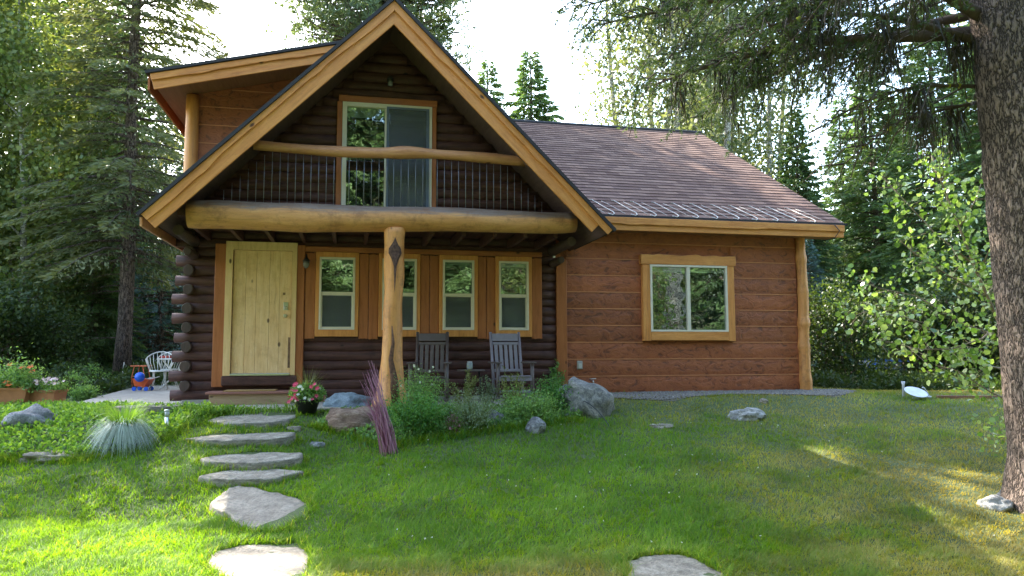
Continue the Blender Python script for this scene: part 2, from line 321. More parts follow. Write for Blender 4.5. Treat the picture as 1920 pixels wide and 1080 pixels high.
# ------------------------------------------------------------ terrain
YAW = .2115; OX, OY = -5.28190468, 12.10718444
ca, sa = math.cos(YAW), math.sin(YAW)
def HW(t, d, z=0): return (OX + t*ca + d*sa, OY + t*sa - d*ca, z)
def toH(x, y): return ((x-OX)*ca + (y-OY)*sa, (x-OX)*sa - (y-OY)*ca)
def sst(x, a, b): q = np.clip((x-a)/(b-a), 0, 1); return q*q*(3-2*q)
LP = ([0, 7.3, 8.1, 8.9, 9.6, 10.5, 11, 60, 400], [0, .0, .24, .42, .58, .72, .75, .85, .9])
RP = ([0, 6.3, 9.4, 12.1, 13.3, 15, 17, 60, 400], [0, .0, .37, .76, .84, .80, .72, .7, .7])
def snz(x, y):
    return (np.sin(x*1.7+y*.9)*np.sin(y*1.3-x*.6)*.018 + np.sin(x*4.1+1.3)*np.sin(y*3.7+.4)*.008)
def G(x, y):
    x = np.asarray(x, float); y = np.asarray(y, float)
    wl = sst(x, -3.3, -1.9); z = np.interp(y, *LP)*(1-wl) + np.interp(y, *RP)*wl
    t, d = toH(x, y)
    near = (1-sst(d, 1.3, 2.4))*sst(t, -1.2, -.2)
    z = np.where((near > 0), z*(1-near) + near*(.745 + .115*sst(t, 5.9, 6.6)), z)
    out = sst(t, 11.6, 13.5); z = z + (np.interp(y, *RP) - z)*out*(near > 0)
    bed = np.exp(-((x+5.6)/1.5)**2 - ((y-9.7)/.8)**2)*.12          # mound of the left bed
    bed = bed + np.exp(-((x+1.0)/1.8)**2 - ((y-10.4)/.7)**2)*.12
    z = z - .8*sst(y, 21, 27)*sst(x, 5.5, 8.5)
    return z + bed + snz(x, y)*np.clip((12.5-y)/3, 0.15, 1)
def Gz(x, y): return float(G(x, y))
up_ = np.array([0, -math.sin(PITCH), math.cos(PITCH)]); fw_ = np.array([0, math.cos(PITCH), math.sin(PITCH)]); rt_ = np.array([1., 0, 0])
r2 = math.cos(ROLL)*rt_ + math.sin(ROLL)*up_; u2 = -math.sin(ROLL)*rt_ + math.cos(ROLL)*up_
def gp(px, py):
    """the spot on the real terrain that the photograph shows at (px, py)"""
    q = (px-960)/F*r2 - (py-540)/F*u2 + fw_; k = np.linspace(3, 60, 6000)
    zz = EYE + k*q[2]; gg = G(k*q[0], k*q[1]); i = np.argmax(zz < gg)
    return float(k[i]*q[0]), float(k[i]*q[1])
def at(px, Y, py=None):
    """x (and z) at a distance Y for a pixel"""
    k = Y; x = (px-960)/F*Y*1.0
    return x
xs = np.concatenate([np.linspace(-400, -14, 20)[:-1], np.linspace(-14, 14, 180), np.linspace(14, 400, 20)[1:]])
ys = np.concatenate([np.linspace(-300, 0, 10)[:-1], np.linspace(0, 20, 160), np.linspace(20, 400, 24)[1:]])
XX, YY = np.meshgrid(xs, ys); ZZ = G(XX, YY); nx, ny = len(xs), len(ys)
idx = (np.arange(ny-1)[:, None]*nx + np.arange(nx-1)[None]).ravel()
o = arr_mesh('ground', np.stack([XX.ravel(), YY.ravel(), ZZ.ravel()], 1), np.stack([idx, idx+1, idx+1+nx, idx+nx], 1), M['soil'], smooth=True)
tag(o, kind='structure')

# patio slab of concrete
sl = MB(); poly = [HW(6.15, 1.62)[:2], HW(6.15, -.1)[:2], HW(.0, -.1)[:2], (-6.7, 18.8), (-9.0, 18.8), (-8.9, 17.5), (-7.7, 13.9), (-7.0, 11.9), (-6.7, 11.15), (-5.9, 10.95), HW(.1, 1.62)[:2]]
n = len(poly); sl.add([(x, y, .66) for x, y in poly] + [(x, y, .80) for x, y in poly], [tuple(range(n-1, -1, -1)), tuple(range(n, 2*n))] + [(i, (i+1) % n, n+(i+1) % n, n+i) for i in range(n)])
# order of the outline is counter-clockwise seen from above or below; normals are fixed by Blender
o = sl.build('patio', M['concrete'], bevel=.015); tag(o, kind='structure')
# gravel strip below the wing
gv = MB()
gx = np.linspace(6.2, 11.9, 60); rows = []
for j in range(9):
    for q in gx:
        dd = -.02 + (1.25 + .35*math.sin(q*1.9) + .2*math.sin(q*4.3) - .5*max(0, q-10.6))*j/8
        X, Y, _ = HW(q, dd); rows.append((X, Y, Gz(X, Y) + .006))
fs = [(j*60+i, (j+1)*60+i, (j+1)*60+i+1, j*60+i+1) for j in range(8) for i in range(59)]
o = MB().add(rows, fs, True).build('gravel_strip', M['gravelbase']); tag(o, kind='structure')

# ------------------------------------------------------------ the cabin (local axes: x along the front, -y towards the lawn)
cabin = empty('log_cabin', (OX, OY, 0), YAW)
tag(cabin, 'log cabin with a steep gabled porch and a lower brown-sided wing', 'cabin')
RT, RZ, SL = 3.17, 6.84, .994
def zroof(t): return RZ - SL*abs(t-RT)
def log_course(mb, x0, x1, z, y=0, r=.078, half=True, seed=0, ext=0):
    n = max(3, int((x1-x0)/.22)); pts = [(x0 + (x1-x0)*i/n, y, z + .006*math.sin(i*.8+seed*3)) for i in range(n+1)]
    mb.tube(pts, [r*(1+.05*math.sin(i*1.3+seed*5)) for i in range(n+1)], 14, wob=.17, wf=2.6, seed=seed, sc=(.62 if ext else .8, 1.12))
lw = MB(); k = 0; z = .93
while z < 3.72:
    log_course(lw, -.20 + .03*math.sin(k*2.3) if k % 2 == 0 else .02, 6.2, z + .005*math.sin(k*5.1), .0, r=.078*(1+.05*math.sin(k*3.7)), seed=k); z += .155; k += 1
lw.box(.02, 6.2, .02, .2, .84, 3.75)
lw.build('log_wall', M['log'], cabin)
gw = MB()
while z < 6.60:
    hw = (RZ - .22 - z)/SL
    if hw > .12: log_course(gw, max(.0, RT-hw), min(6.3, RT+hw), z + .005*math.sin(k*5.1), -1.0, r=.078*(1+.06*math.sin(k*3.7)), seed=k)
    z += .155; k += 1
gw.prism([(.02, 3.7), (6.3, 3.7), (6.2, 3.75), (RT, RZ-.13), (.1, 3.75)], -.98, -.85)
gw.build('gable_log_wall', M['log'], cabin)
# butt ends of the side-wall logs
for i in range(9):
    zz = .93 + .155 + .31*i
    b = MB(); b.tube([(.035, -.17 - .02*math.sin(i*2.1), zz), (.035, .05, zz)], [.082, .088], 14, wob=.15, wf=6, seed=i, sc=(.95, 1.05)); b.build('log_end', M['logend'], cabin, bevel=.008)
sw = MB()
for i in range(19):
    zz = .93 + .155*i; sw.tube([(.0, .02 + .9*j, zz) for j in range(10)], .078, 10, wob=.1, seed=i+40)
sw.box(.02, .2, .2, 8.1, .84, 3.8); sw.box(.02, 6.2, 8.0, 8.2, .84, 6.5)
sw.build('side_log_wall', M['logy'], cabin)
MB().box(-.02, 6.22, -.05, 8.1, .60, .86).build('foundation', M['plaster'], cabin)
# balcony deck, joists, purlins
dk = MB().box(.12, 6.1, -1.46, -.02, 3.60, 3.70)
for i in range(12): dk.box(.3+.5*i, .36+.5*i, -1.4, -.03, 3.44, 3.59)
dk.build('balcony_deck', M['logy'], cabin)
for t in (.10, 6.14):
    b = MB().tube([(t, .1, 3.42), (t, -.7, 3.42), (t, -1.25, 3.42)], [.09, .09, .08], 14, wob=.08); b.build('purlin', M['logend'], cabin, bevel=.01)
    b = MB().tube([(t, .1, 3.19), (t, -.3, 3.19), (t, -.62, 3.19)], [.07, .07, .06], 14, wob=.1); b.build('bracket_log', M['logend'], cabin, bevel=.01)
MB().lathe((6.0, -.66, 3.22), [(0, 0), (.022, 0), (.022, .03), (0, .03)], 10).build('bolt_cap', M['whitemetal'], cabin)
# big beam, rail, post
bt = np.linspace(.28, 6.12, 40)
def brad(t): return .212 - .05*(t/6.1)**1.5 + .018*math.exp(-((t-1.9)/.5)**2)
o = MB().tube([(t, -1.5, 3.60 + .014*t + .012*math.sin(t*2)) for t in bt], [brad(t)*(.93 if i in (0, 39) else 1) for i, t in enumerate(bt)], 28, wob=.07, wf=1.6, seed=3).build('porch_beam', M['beam'], cabin)
rt = np.linspace(1.16, 5.32, 30)
o = MB().tube([(t, -1.5, 4.71 - .012*t - .03*math.sin((t-1.1)*1.5) + .02*math.exp(-((t-3.5)/.3)**2)) for t in rt], [.078 + .006*math.sin(t*3) + .028*math.exp(-((t-3.4)/.25)**2) for t in rt], 18, wob=.09, wf=3, seed=8).build('balcony_rail', M['rail'], cabin)
pz = np.linspace(.78, 3.50, 34)
def prad(z): return .148 + .12*math.exp(-(z-.78)/.34) + .012*math.sin(z*2.2)
po = MB().tube([(3.235 - .05*math.exp(-(z-.78)/.4) + .012*math.sin(z*2.6), -1.5, z) for z in pz], [prad(z) for z in pz], 26, wob=.16, wf=2.4, seed=12).build('porch_post', M['post'], cabin)
# burl: a dark diamond wound with a long seam below it
bl = MB(); nn = 24
prof = [(-.0, .24), (-.035, .17), (-.11, .07), (-.115, .0), (-.06, -.09), (-.022, -.2), (-.012, -.42), (0, -.62), (.014, -.42), (.03, -.2), (.07, -.09), (.12, .0), (.10, .08), (.03, .17)]
cx, cz = 3.245, 3.10
def py_(x): return -1.5 - math.sqrt(max(0, .165**2 - (x-3.235)**2)) - .006
vs = [(cx, py_(cx)-.004, cz)] + [(cx+x*.85, py_(cx+x*.85) + .006, cz+z) for x, z in prof] + [(cx+x*.6, py_(cx+x*.6)-.012, cz+z*.75) for x, z in prof]
n_ = len(prof); fs = [(1+i, 1+(i+1) % n_, 1+n_+(i+1) % n_, 1+n_+i) for i in range(n_)] + [(1+n_+i, 1+n_+(i+1) % n_, 0) for i in range(n_)]
bl.add(vs, fs).build('burl', plain('burl_wood', (.09, .045, .03), .9, var=.6, sc=30), po)
sm = MB().tube([(3.21, py_(3.21)-.018, 2.0), (3.23, py_(3.23)-.03, 1.75), (3.20, -1.5-prad(1.5)-.02, 1.5), (3.25, -1.5-prad(1.2)-.012, 1.2), (3.26, -1.5-prad(.95)-.01, .86)], [.008, .022, .04, .055, .075], 8, wob=.3, wf=8, sc=(1, .4)).build('bark_seam', plain('old_seam', (.12, .055, .03), .9, var=.6, sc=20), po)
# balusters: thin steel rods
rod = None
ts = np.arange(.42, 5.98, .112)
for i, t in enumerate(ts):
    top = min(4.66, zroof(t) - .45)
    if top < 3.95: continue
    b = MB().tube([(0, 0, 0), (0, 0, 1)], .0045, 6)
    if rod is None: rod = b.build('baluster', M['rod'], cabin)
    else: rod = rod.copy(); COL.objects.link(rod)
    rod.location = (t, -1.5, 3.74); rod.scale = (1, 1, top-3.74)
# rake boards: a plain lower board and a live-edge plank nailed over its top
def wavy(L, zt, zb, y0, y1, amp, seed, n=60, wav=True, cutl=0, cutr=0):
    mb = MB(); top = []; bot = []
    for i in range(n+1):
        x = L*i/n; q = mnoise.noise(Vector((x*.9, seed*3.1, 0)))*amp*1.6 + amp*.9*math.exp(-((x-L*.22)/.16)**2) + amp*.6*math.exp(-((x-L*.66)/.12)**2) if wav else 0
        top.append((x, zt)); bot.append((x, zb - q))
    vs = [(x, y0, z) for x, z in top] + [(x, y0, z) for x, z in bot] + [(x, y1, z) for x, z in top] + [(x, y1, z) for x, z in bot]; m_ = n+1
    fs = []
    for i in range(n):
        fs += [(m_+i, m_+i+1, i+1, i), (2*m_+i, 2*m_+i+1, 3*m_+i+1, 3*m_+i), (i, i+1, 2*m_+i+1, 2*m_+i), (3*m_+i, 3*m_+i+1, m_+i+1, m_+i)]
    fs += [(0, 2*m_, 3*m_, m_), (m_+n, 3*m_+n, 2*m_+n, n)]
    return mb.add(vs, fs)
ang = math.atan(SL)
LEN = 3.37/math.cos(ang)
for s in (-1, 1):
    # local x runs from the foot to the apex (left) or apex to foot (right)
    if s < 0: loc = (RT-3.37, 0, RZ-SL*3.37); rot = (0, -ang, 0)
    else: loc = (RT, 0, RZ); rot = (0, ang, 0)
    cut = .262*math.tan(ang)
    def board(name, a0, a1, zt, zb, y0, y1, wav, seed, amp=.03):
        mb = wavy(a1-a0, zt, zb, y0, y1, amp, seed, wav=wav)
        # mitre at the apex
        vs = []
        for x, y, z in mb.v:
            x += a0
            lim = (LEN + z*math.tan(ang)) if s < 0 else (-z*math.tan(ang))
            x = min(x, lim) if s < 0 else max(x, lim)
            vs.append((x, y, z))
        mb.v = vs; return mb.build(name, M['honey'], cabin, bevel=.006, loc=loc, rot=rot)
    lo0, lo1 = (.0, LEN) if s < 0 else (.0, LEN-.20)
    board('rake_board', lo0, lo1, -.02, -.262, -2.10, -2.06, False, 1)
    up0, up1 = (.0, LEN) if s < 0 else (.0, LEN)
    board('rake_plank', up0, up1, -.015, -.115, -2.135, -2.103, True, 5+s)
# roof slabs
def roof_slope(name, x0f, x1, depthlen, slope, z_e, y_e, parent, seed=0, course=.19, thick=.10, n_course=None):
    """stepped shingle courses; local: eave at y=y_e, rises towards +y; x0f(v) = left edge at distance v up the slope"""
    an = math.atan(slope); cl = course*math.cos(an); cz = course*math.sin(an); nc = int(round(depthlen/cl)); V = []; Fc = []; U = []
    nrm = (0, -math.sin(an), math.cos(an)); r = random.Random(seed)
    for i in range(nc):
        y0 = y_e + cl*i; y1 = y0 + cl*1.02; z0 = z_e + cz*i; z1 = z0 + cz*1.02
        xa, xb = x0f(y0), x0f(min(y1, y_e+depthlen)); n = max(2, int((x1-xa)/.31)); lift = .014
        wv = [lift + r.uniform(-.0025, .0025) for _ in range(n+1)]
        b0 = len(V)
        for j in range(n+1):
            a = xa + (x1-xa)*j/n; b = xb + (x1-xb)*j/n; l = wv[j]
            V += [(a, y0, z0 + .001), (a, y0 + nrm[1]*l, z0 + nrm[2]*l), (b, y1, z1 + .002)]
            U += [(a, i*course), (a, i*course+.004), (b, (i+1)*course-.002)]
        for j in range(n):
            q = b0 + 3*j; Fc += [(q, q+3, q+4, q+1), (q+1, q+4, q+5, q+2)]
    mb = MB().add(V, Fc); o = mb.build(name, M['shingle'], parent)
    uvl = o.data.uv_layers.new(name='UVMap')
    for lp in o.data.loops: uvl.data[lp.index].uv = U[lp.vertex_index]
    return o
# main roof: boarding + shingles (both slopes), from the porch gable back over the house
def slab(mb, xa, za, xb, zb, y0, y1, th):
    """sloping slab between (xa,za) low and (xb,zb) high, thickness th below the top"""
    L = math.hypot(xb-xa, zb-za); nx_, nz_ = -(zb-za)/L, (xb-xa)/L
    if nz_ < 0: nx_, nz_ = -nx_, -nz_
    return mb.prism([(xa, za), (xb, zb), (xb-nx_*th, zb-nz_*th), (xa-nx_*th, za-nz_*th)], y0, y1)
mr = MB(); slab(mr, RT-3.36, RZ-SL*3.36-.005, RT, RZ-.005, -2.07, 8.6, .10); slab(mr, RT+3.36, RZ-SL*3.36-.005, RT, RZ-.005, -2.07, 8.6, .10)
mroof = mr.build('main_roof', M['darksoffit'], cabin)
ms_ = MB(); slab(ms_, RT-3.42, RZ-SL*3.42+.045, RT, RZ+.045, -2.17, 8.65, .045); slab(ms_, RT+3.42, RZ-SL*3.42+.045, RT, RZ+.045, -2.17, 8.65, .045)
ms_.build('shingle_layer', M['shingleedge'], mroof)
# left eave fascia and its gutterless edge
MB().box(-.225, -.19, -2.05, 8.6, 3.33, 3.46).build('eave_fascia', M['rail'], cabin, bevel=.004)
# shed dormer
D0, D1 = (-.47, 5.92), (3.17, 6.83)
dm = MB(); slab(dm, D0[0], D0[1]-.05, D1[0]-.15, D1[1]-.088, -.88, 6, .10); dro = dm.build('dormer_roof', M['soffit'], cabin)
dm = MB(); slab(dm, D0[0]-.06, D0[1]-.012, D1[0], D1[1]+.003, -.96, 6.05, .045); dm.build('shingle_layer', M['shingleedge'], dro)
an = math.atan(.25); LD = 3.30/math.cos(an)
wavy(LD, -.055, -.29, -.90, -.865, 0, 1, wav=False).build('dormer_fascia', M['honey'], cabin, bevel=.006, loc=(D0[0], 0, D0[1]), rot=(0, -an, 0))
wavy(LD, -.05, -.15, -.935, -.903, .02, 9).build('dormer_plank', M['honey'], cabin, bevel=.006, loc=(D0[0], 0, D0[1]), rot=(0, -an, 0))
MB().box(D0[0]-.03, D0[0], -.86, 6, 5.64, 5.86).build('eave_fascia', M['redx'], cabin)
dw = MB(); dw.prism([(-.02, zroof(-.02)-.06), (2.85, zroof(2.85)-.06), (2.85, 6.58), (-.02, 5.88)], -.02, .3); dw.box(-.02, .2, .3, 5.8, 3.6, 5.88)
dwall = dw.build('dormer_wall', M['siding'], cabin)
for i, z in enumerate((4.45, 4.76, 5.07, 5.38, 5.69, 6.0)):
    MB().box(-.01 if z < 5.8 else .6, RT-(RZ-z)/SL, -.032, -.018, z, z+.012).build('siding_lip', M['sidegap'], dwall)
MB().tube([(-.01, -.03, z) for z in np.linspace(3.6, 5.86, 12)], .105, 18, wob=.08, wf=3).build('dormer_post', M['honeyz'], cabin)

# ---- openings
def rect_frame(mb, x0, x1, z0, z1, wL, wR, wT, wB, y0, y1):
    mb.box(x0, x0+wL, y0, y1, z0, z1); mb.box(x1-wR, x1, y0, y1, z0, z1)
    mb.box(x0+wL, x1-wR, y0, y1, z1-wT, z1); mb.box(x0+wL, x1-wR, y0, y1, z0, z0+wB)
    return mb
MB().box(.43, .605, -.125, .0, 1.06, 3.39).build('door_trim', M['redz'], cabin, bevel=.01)
MB().box(1.715, 1.845, -.125, .0, 1.06, 3.40).build('door_trim', M['redz'], cabin, bevel=.01)
dmb = MB().box(.73, 1.63, -.09, -.04, 1.28, 3.285)
for a_, b_ in ((.72, .915), (.919, 1.08), (1.084, 1.29), (1.294, 1.45), (1.454, 1.64)): dmb.box(a_, b_, -.101, -.088, 1.275, 3.29)
door = dmb.build('door', M['door'], cabin, bevel=.003)
fr = MB(); rect_frame(fr, .60, 1.72, 1.24, 3.43, .11, .075, .135, .004, -.15, -.02); fr.build('door_frame', M['doorframe'], door, bevel=.006)
MB().box(.715, 1.64, -.165, -.06, 1.238, 1.272).build('threshold', M['steel'], door, bevel=.004)
MB().box(.58, 1.75, -.155, .02, 1.075, 1.236).build('door_sill_log', M['log'], cabin, bevel=.02)
hd = MB(); hd.box(1.515, 1.59, -.112, -.10, 2.30, 2.44); hd.lathe((0, 0, 0), [(0, 0)], 3)
hd = MB().box(1.515, 1.59, -.114, -.1015, 2.31, 2.44); hd.tube([(1.552, -.112, 2.35), (1.552, -.14, 2.35), (1.552, -.15, 2.35)], [.028, .028, .018], 16)
hd.build('deadbolt', M['steel'], door, bevel=.003)
MB().tube([(1.548, -.10, 2.215), (1.548, -.13, 2.215), (1.548, -.135, 2.215), (1.548, -.165, 2.215)], [.032, .026, .03, .022], 16).build('door_knob', M['steel'], door)
MB().box(1.60, 1.636, -.105, -.1015, 1.36, 1.86).build('weather_stain', plain('weathered_wood', (.16, .09, .05), .8, var=.7, sc=9), door)
MB().box(1.50, 1.54, -.1045, -.1015, 2.56, 2.60).build('wood_patch', plain('patch', (.25, .14, .06), .8), door)
# window band
MB().box(1.845, 5.93, -.115, .0, 3.295, 3.385).build('window_header', M['redx'], cabin, bevel=.01)
def plank(x0, x1, z0, z1, m=None):
    mb = MB(); n = 8; r = random.Random(int(x0*97))
    top = [(x0+(x1-x0)*i/n, z1 + r.uniform(-.012, .006)) for i in range(n+1)]; bot = [(x0+(x1-x0)*i/n, z0 + r.uniform(-.008, .008)) for i in range(n+1)]
    mb.prism(top[::-1] + bot, -.105, -.02); mb.build('window_plank', m or M['redz'], cabin, bevel=.008)
def sash_window(x0, x1):
    W = empty('window'); W.parent = cabin
    f = MB(); rect_frame(f, x0, x1, 1.875, 3.293, .062, .062, .085, .115, -.125, -.01); f.build('casing', M['honeyz'], W, bevel=.006)
    a, b = x0+.062, x1-.062; f = MB(); rect_frame(f, a, b, 1.99, 3.208, .035, .035, .035, .03, -.135, -.03); f.box(a+.035, b-.035, -.12, -.05, 2.575, 2.625)
    rect_frame(f, a+.035, b-.035, 2.02, 2.575, .02, .02, .012, .02, -.105, -.05)
    f.build('frame', M['cream'], W, bevel=.004)
    MB().box(a+.035, b-.035, -.082, -.078, 2.625, 3.173).build('pane', M['glass'], W)
    MB().box(a+.055, b-.055, -.092, -.088, 2.04, 2.563).build('pane', M['glass'], W)
    MB().box(a+.055, b-.055, -.099, -.098, 2.04, 2.563).build('insect_screen', M['screen'], W)
    MB().box(a+.03, b-.03, -.066, -.062, 3.09, 3.18).build('blind', M['blind'], W)
    MB().box(a+.02, b-.02, -.05, -.04, 2.0, 3.2).build('room_shade_sheet', M['roomshade'], W)  # flat dark sheet behind the panes, painted as the unlit room
    return W
wins = [(2.02, 2.73), (3.06, 3.765), (4.09, 4.765), (5.08, 5.74)]
for a, b in wins: sash_window(a, b)
prev = 1.85
for a, b in wins + [(5.93, None)]:
    gap = a - prev
    if gap < .25: plank(prev+.004, a-.004, 1.84, 3.28)
    else: mid = prev + gap/2; plank(prev+.004, mid-.004, 1.84, 3.285); plank(mid+.004, a-.004, 1.835, 3.28)
    prev = b
# sliding door on the balcony
S = empty('sliding_door'); S.parent = cabin
f = MB().box(2.345, 2.43, -1.11, -1, 3.72, 5.575); f.build('casing', M['redz'], S, bevel=.008); f = MB().box(3.845, 3.92, -1.11, -1, 3.72, 5.575); f.build('casing', M['redz'], S, bevel=.008)
MB().box(2.37, 3.93, -1.12, -1, 5.575, 5.68).build('casing', M['redx'], S, bevel=.008)
f = MB(); rect_frame(f, 2.43, 3.845, 3.72, 5.573, .07, .045, .07, .04, -1.125, -1.02); f.box(3.09, 3.15, -1.115, -1.05, 3.76, 5.50); f.build('frame', M['cream'], S, bevel=.005)
MB().box(2.50, 3.09, -1.082, -1.078, 3.76, 5.503).build('pane', M['glass'], S)
MB().box(3.15, 3.80, -1.072, -1.068, 3.76, 5.503).build('pane', M['glass'], S)
f = MB(); rect_frame(f, 3.12, 3.80, 3.75, 5.53, .035, .05, .035, .04, -1.135, -1.118); f.build('screen_frame', plain('slate_paint', (.10, .12, .16), .5), S)
MB().box(3.155, 3.75, -1.128, -1.126, 3.79, 5.495).build('insect_screen', M['screen'], S)
MB().box(2.49, 3.80, -1.062, -1.058, 5.34, 5.51).build('blind', M['blind'], S)
MB().box(2.47, 3.82, -1.05, -1.04, 3.74, 5.53).build('room_shade_sheet', M['roomshade'], S)  # same dark sheet, room shade put into its colour
# lights
def wall_lamp(x, y, z, name='wall_lamp', s=1.0):
    L = empty(name); L.parent = cabin
    MB().tube([(x, y, z+.13*s), (x, y-.05*s, z+.17*s), (x, y-.10*s, z+.13*s)], .01, 8).build('bracket', M['black'], L)
    MB().lathe((x, y-.10*s, z), [(0, .13*s), (.012*s, .128*s), (.035*s, .09*s), (.065*s, .05*s), (.06*s, .045*s)], 16).build('shade', M['black'], L)
    MB().lathe((x, y-.10*s, z), [(.05*s, .045*s), (.055*s, .0), (.04*s, -.05*s), (.015*s, -.07*s), (0, -.075*s)], 16).build('globe', plain('seeded_glass', (.16, .15, .13), .15), L)
wall_lamp(1.87, -.115, 3.07)
L = empty('gable_lamp'); L.parent = cabin
MB().lathe((3.17, -1.10, 5.96), [(.05, 0), (.05, .05), (.03, .08), (0, .085)], 14).build('lamp_base', M['black'], L)
MB().lathe((3.17, -1.12, 5.87), [(0, 0), (.04, .01), (.045, .05), (.035, .09)], 14).build('lamp_bulb', plain('grey_lens', (.2, .2, .23), .2), L)
# step box and mat
ST = empty('door_step', HW(1.08, .36, .80), YAW)
tag(ST, 'low wooden box step with reddish treads in front of the pale door', 'step')
MB().box(-.60, .60, -.22, .25, .0, .165).build('box', M['tan'], ST, bevel=.004)
MB().box(-.65, .65, -.26, .02, .168, .205).build('tread', M['tread'], ST, bevel=.008)
MB().box(-.64, .64, .03, .26, .168, .203).build('tread', M['tread'], ST, bevel=.008)
o = MB().box(-.42, .36, -.20, .22, 0, .016).build('doormat', M['mat'], None, bevel=.004, loc=HW(1.10, .38, 1.006), rot=(0, 0, YAW)); tag(o, 'tan coir doormat lying on the door step', 'doormat')

# ------------------------------------------------------------ the wing
W0, W1 = 6.40, 11.05
wb = MB(); wb.box(6.2, 11.15, .0, .15, .84, 3.95); wb.box(11.0, 11.15, .15, 11.0, .84, 3.9)
wb.prism([(6.2, .84), (6.2, 3.6), (11.15, 3.6), (11.15, .84)], 10.9, 11.0)
# right gable end (triangle in the y-z plane)
gy = [(.0, 3.85), (11.0, 3.85), (5.9, 7.20), (5.5, 7.30)]
vs = [(11.0, y, z) for y, z in gy] + [(11.15, y, z) for y, z in gy]; wb.add(vs, [(0, 1, 2, 3), (7, 6, 5, 4), (0, 4, 5, 1), (1, 5, 6, 2), (2, 6, 7, 3), (3, 7, 4, 0)])
wwall = wb.build('wing_wall', M['siding'], cabin)
MB().box(6.3, 11.2, -.03, .2, .66, .86).build('foundation', M['plaster'], cabin)
zs = [.875 + .3045*i for i in range(11)]
WX0, WX1, WZ0, WZ1 = 7.82, 9.68, 1.80, 3.38
for i in range(10):
    z0, z1 = zs[i], zs[i+1]-.014; hi_ = random.Random(i)
    segs = [(W0+.005, 11.02)]
    if z1 > WZ0+.03 and z0 < WZ1-.05: segs = [(W0+.005, WX0+.03), (WX1-.03, 11.02)]
    for a, b in segs:
        mb = MB(); n = int((b-a)/.09); V = []
        for j in range(n+1):
            x = a+(b-a)*j/n
            for q in range(6):
                zz = z0+(z1-z0)*q/5; prof_ = .010*math.sin(PI*min(1, max(0, q/5)))**.5
                V.append((x, -.022 - prof_ + .007*mnoise.noise(Vector((x*4, zz*7, i))), zz))
        fs = [(j*6+q, (j+1)*6+q, (j+1)*6+q+1, j*6+q+1) for j in range(n) for q in range(5)]
        mb.add(V, fs, True); mb.build('siding_board', M['siding'], wwall)
        if i: MB().box(a, b, -.034, -.004, z0-.0145, z0+.002).build('siding_lip', M['sidegap'], wwall)
MB().box(6.20, 6.395, -.085, .02, .9, 3.27).build('corner_trim', M['redz'], cabin, bevel=.012)
MB().box(6.41, 11.02, -.05, .02, .70, .865).build('sill_log', M['log'], cabin, bevel=.02)
kn = [(1.05, .012), (2.15, .03), (2.75, .012), (1.7, .015), (3.4, .02)]
def crad(z): return .112 - .008*(z-.8) + sum(a*math.exp(-((z-c)/.07)**2) for c, a in kn)
pz = np.linspace(.74, 3.86, 60)
o = MB().tube([(11.13 + .01*math.sin(z*3), -.06, z) for z in pz], [crad(z) for z in pz], 20, wob=.13, wf=3, seed=22).build('corner_post', M['post'], cabin)
# wing window
W = empty('wing_window'); W.parent = cabin
f = MB(); n = 30; r = random.Random(4)
top = [(7.80+(9.70-7.80)*i/n, 3.395 + .006*math.sin(i*.9) + r.uniform(-.004, .004) + (.016 if i in (5, 6, 17, 18) else 0)) for i in range(n+1)]
bot = [(7.80+(9.70-7.80)*i/n, 3.215 + r.uniform(-.004, .004)) for i in range(n+1)]
f.prism(top[::-1]+bot, -.135, -.02); f.build('head_casing', M['honey'], W, bevel=.008)
MB().box(7.83, 7.975, -.12, -.015, 1.805, 3.213).build('side_casing', M['honeyz'], W, bevel=.008); MB().box(9.52, 9.665, -.12, -.015, 1.80, 3.213).build('side_casing', M['honeyz'], W, bevel=.008)
MB().box(7.977, 9.518, -.125, -.015, 1.815, 1.975).build('sill_casing', M['honey'], W, bevel=.008)
f = MB(); rect_frame(f, 7.975, 9.52, 1.975, 3.213, .04, .04, .04, .035, -.13, -.03); f.box(8.70, 8.765, -.125, -.04, 2.01, 3.173); f.build('frame', M['cream'], W, bevel=.004)
MB().box(8.015, 8.70, -.082, -.078, 2.01, 3.173).build('pane', M['glass'], W)
MB().box(8.765, 9.48, -.092, -.088, 2.01, 3.173).build('pane', M['glass'], W)
MB().box(8.02, 9.48, -.066, -.062, 3.08, 3.175).build('blind', M['blind'], W)
MB().box(8.0, 9.5, -.05, -.045, 2.0, 3.2).build('room_shade_sheet', M['roomshade'], W)  # dark backing sheet in place of a shaded room
# outlet and spigot
o = empty('outlet'); o.parent = cabin
MB().box(6.58, 6.68, -.06, -.02, 1.30, 1.45).build('cover_box', M['greyplastic'], o, bevel=.008); MB().box(6.60, 6.66, -.075, -.06, 1.315, 1.40).build('flap', plain('pale_plastic', (.55, .52, .46), .4), o, bevel=.006)
sp_ = MB().tube([(6.85, -.02, 1.10), (6.85, -.12, 1.10), (6.85, -.16, 1.06)], .014, 8); sp_.tube([(6.80, -.09, 1.13), (6.92, -.09, 1.13)], .01, 6); sp_.build('spigot', M['steel'], cabin)
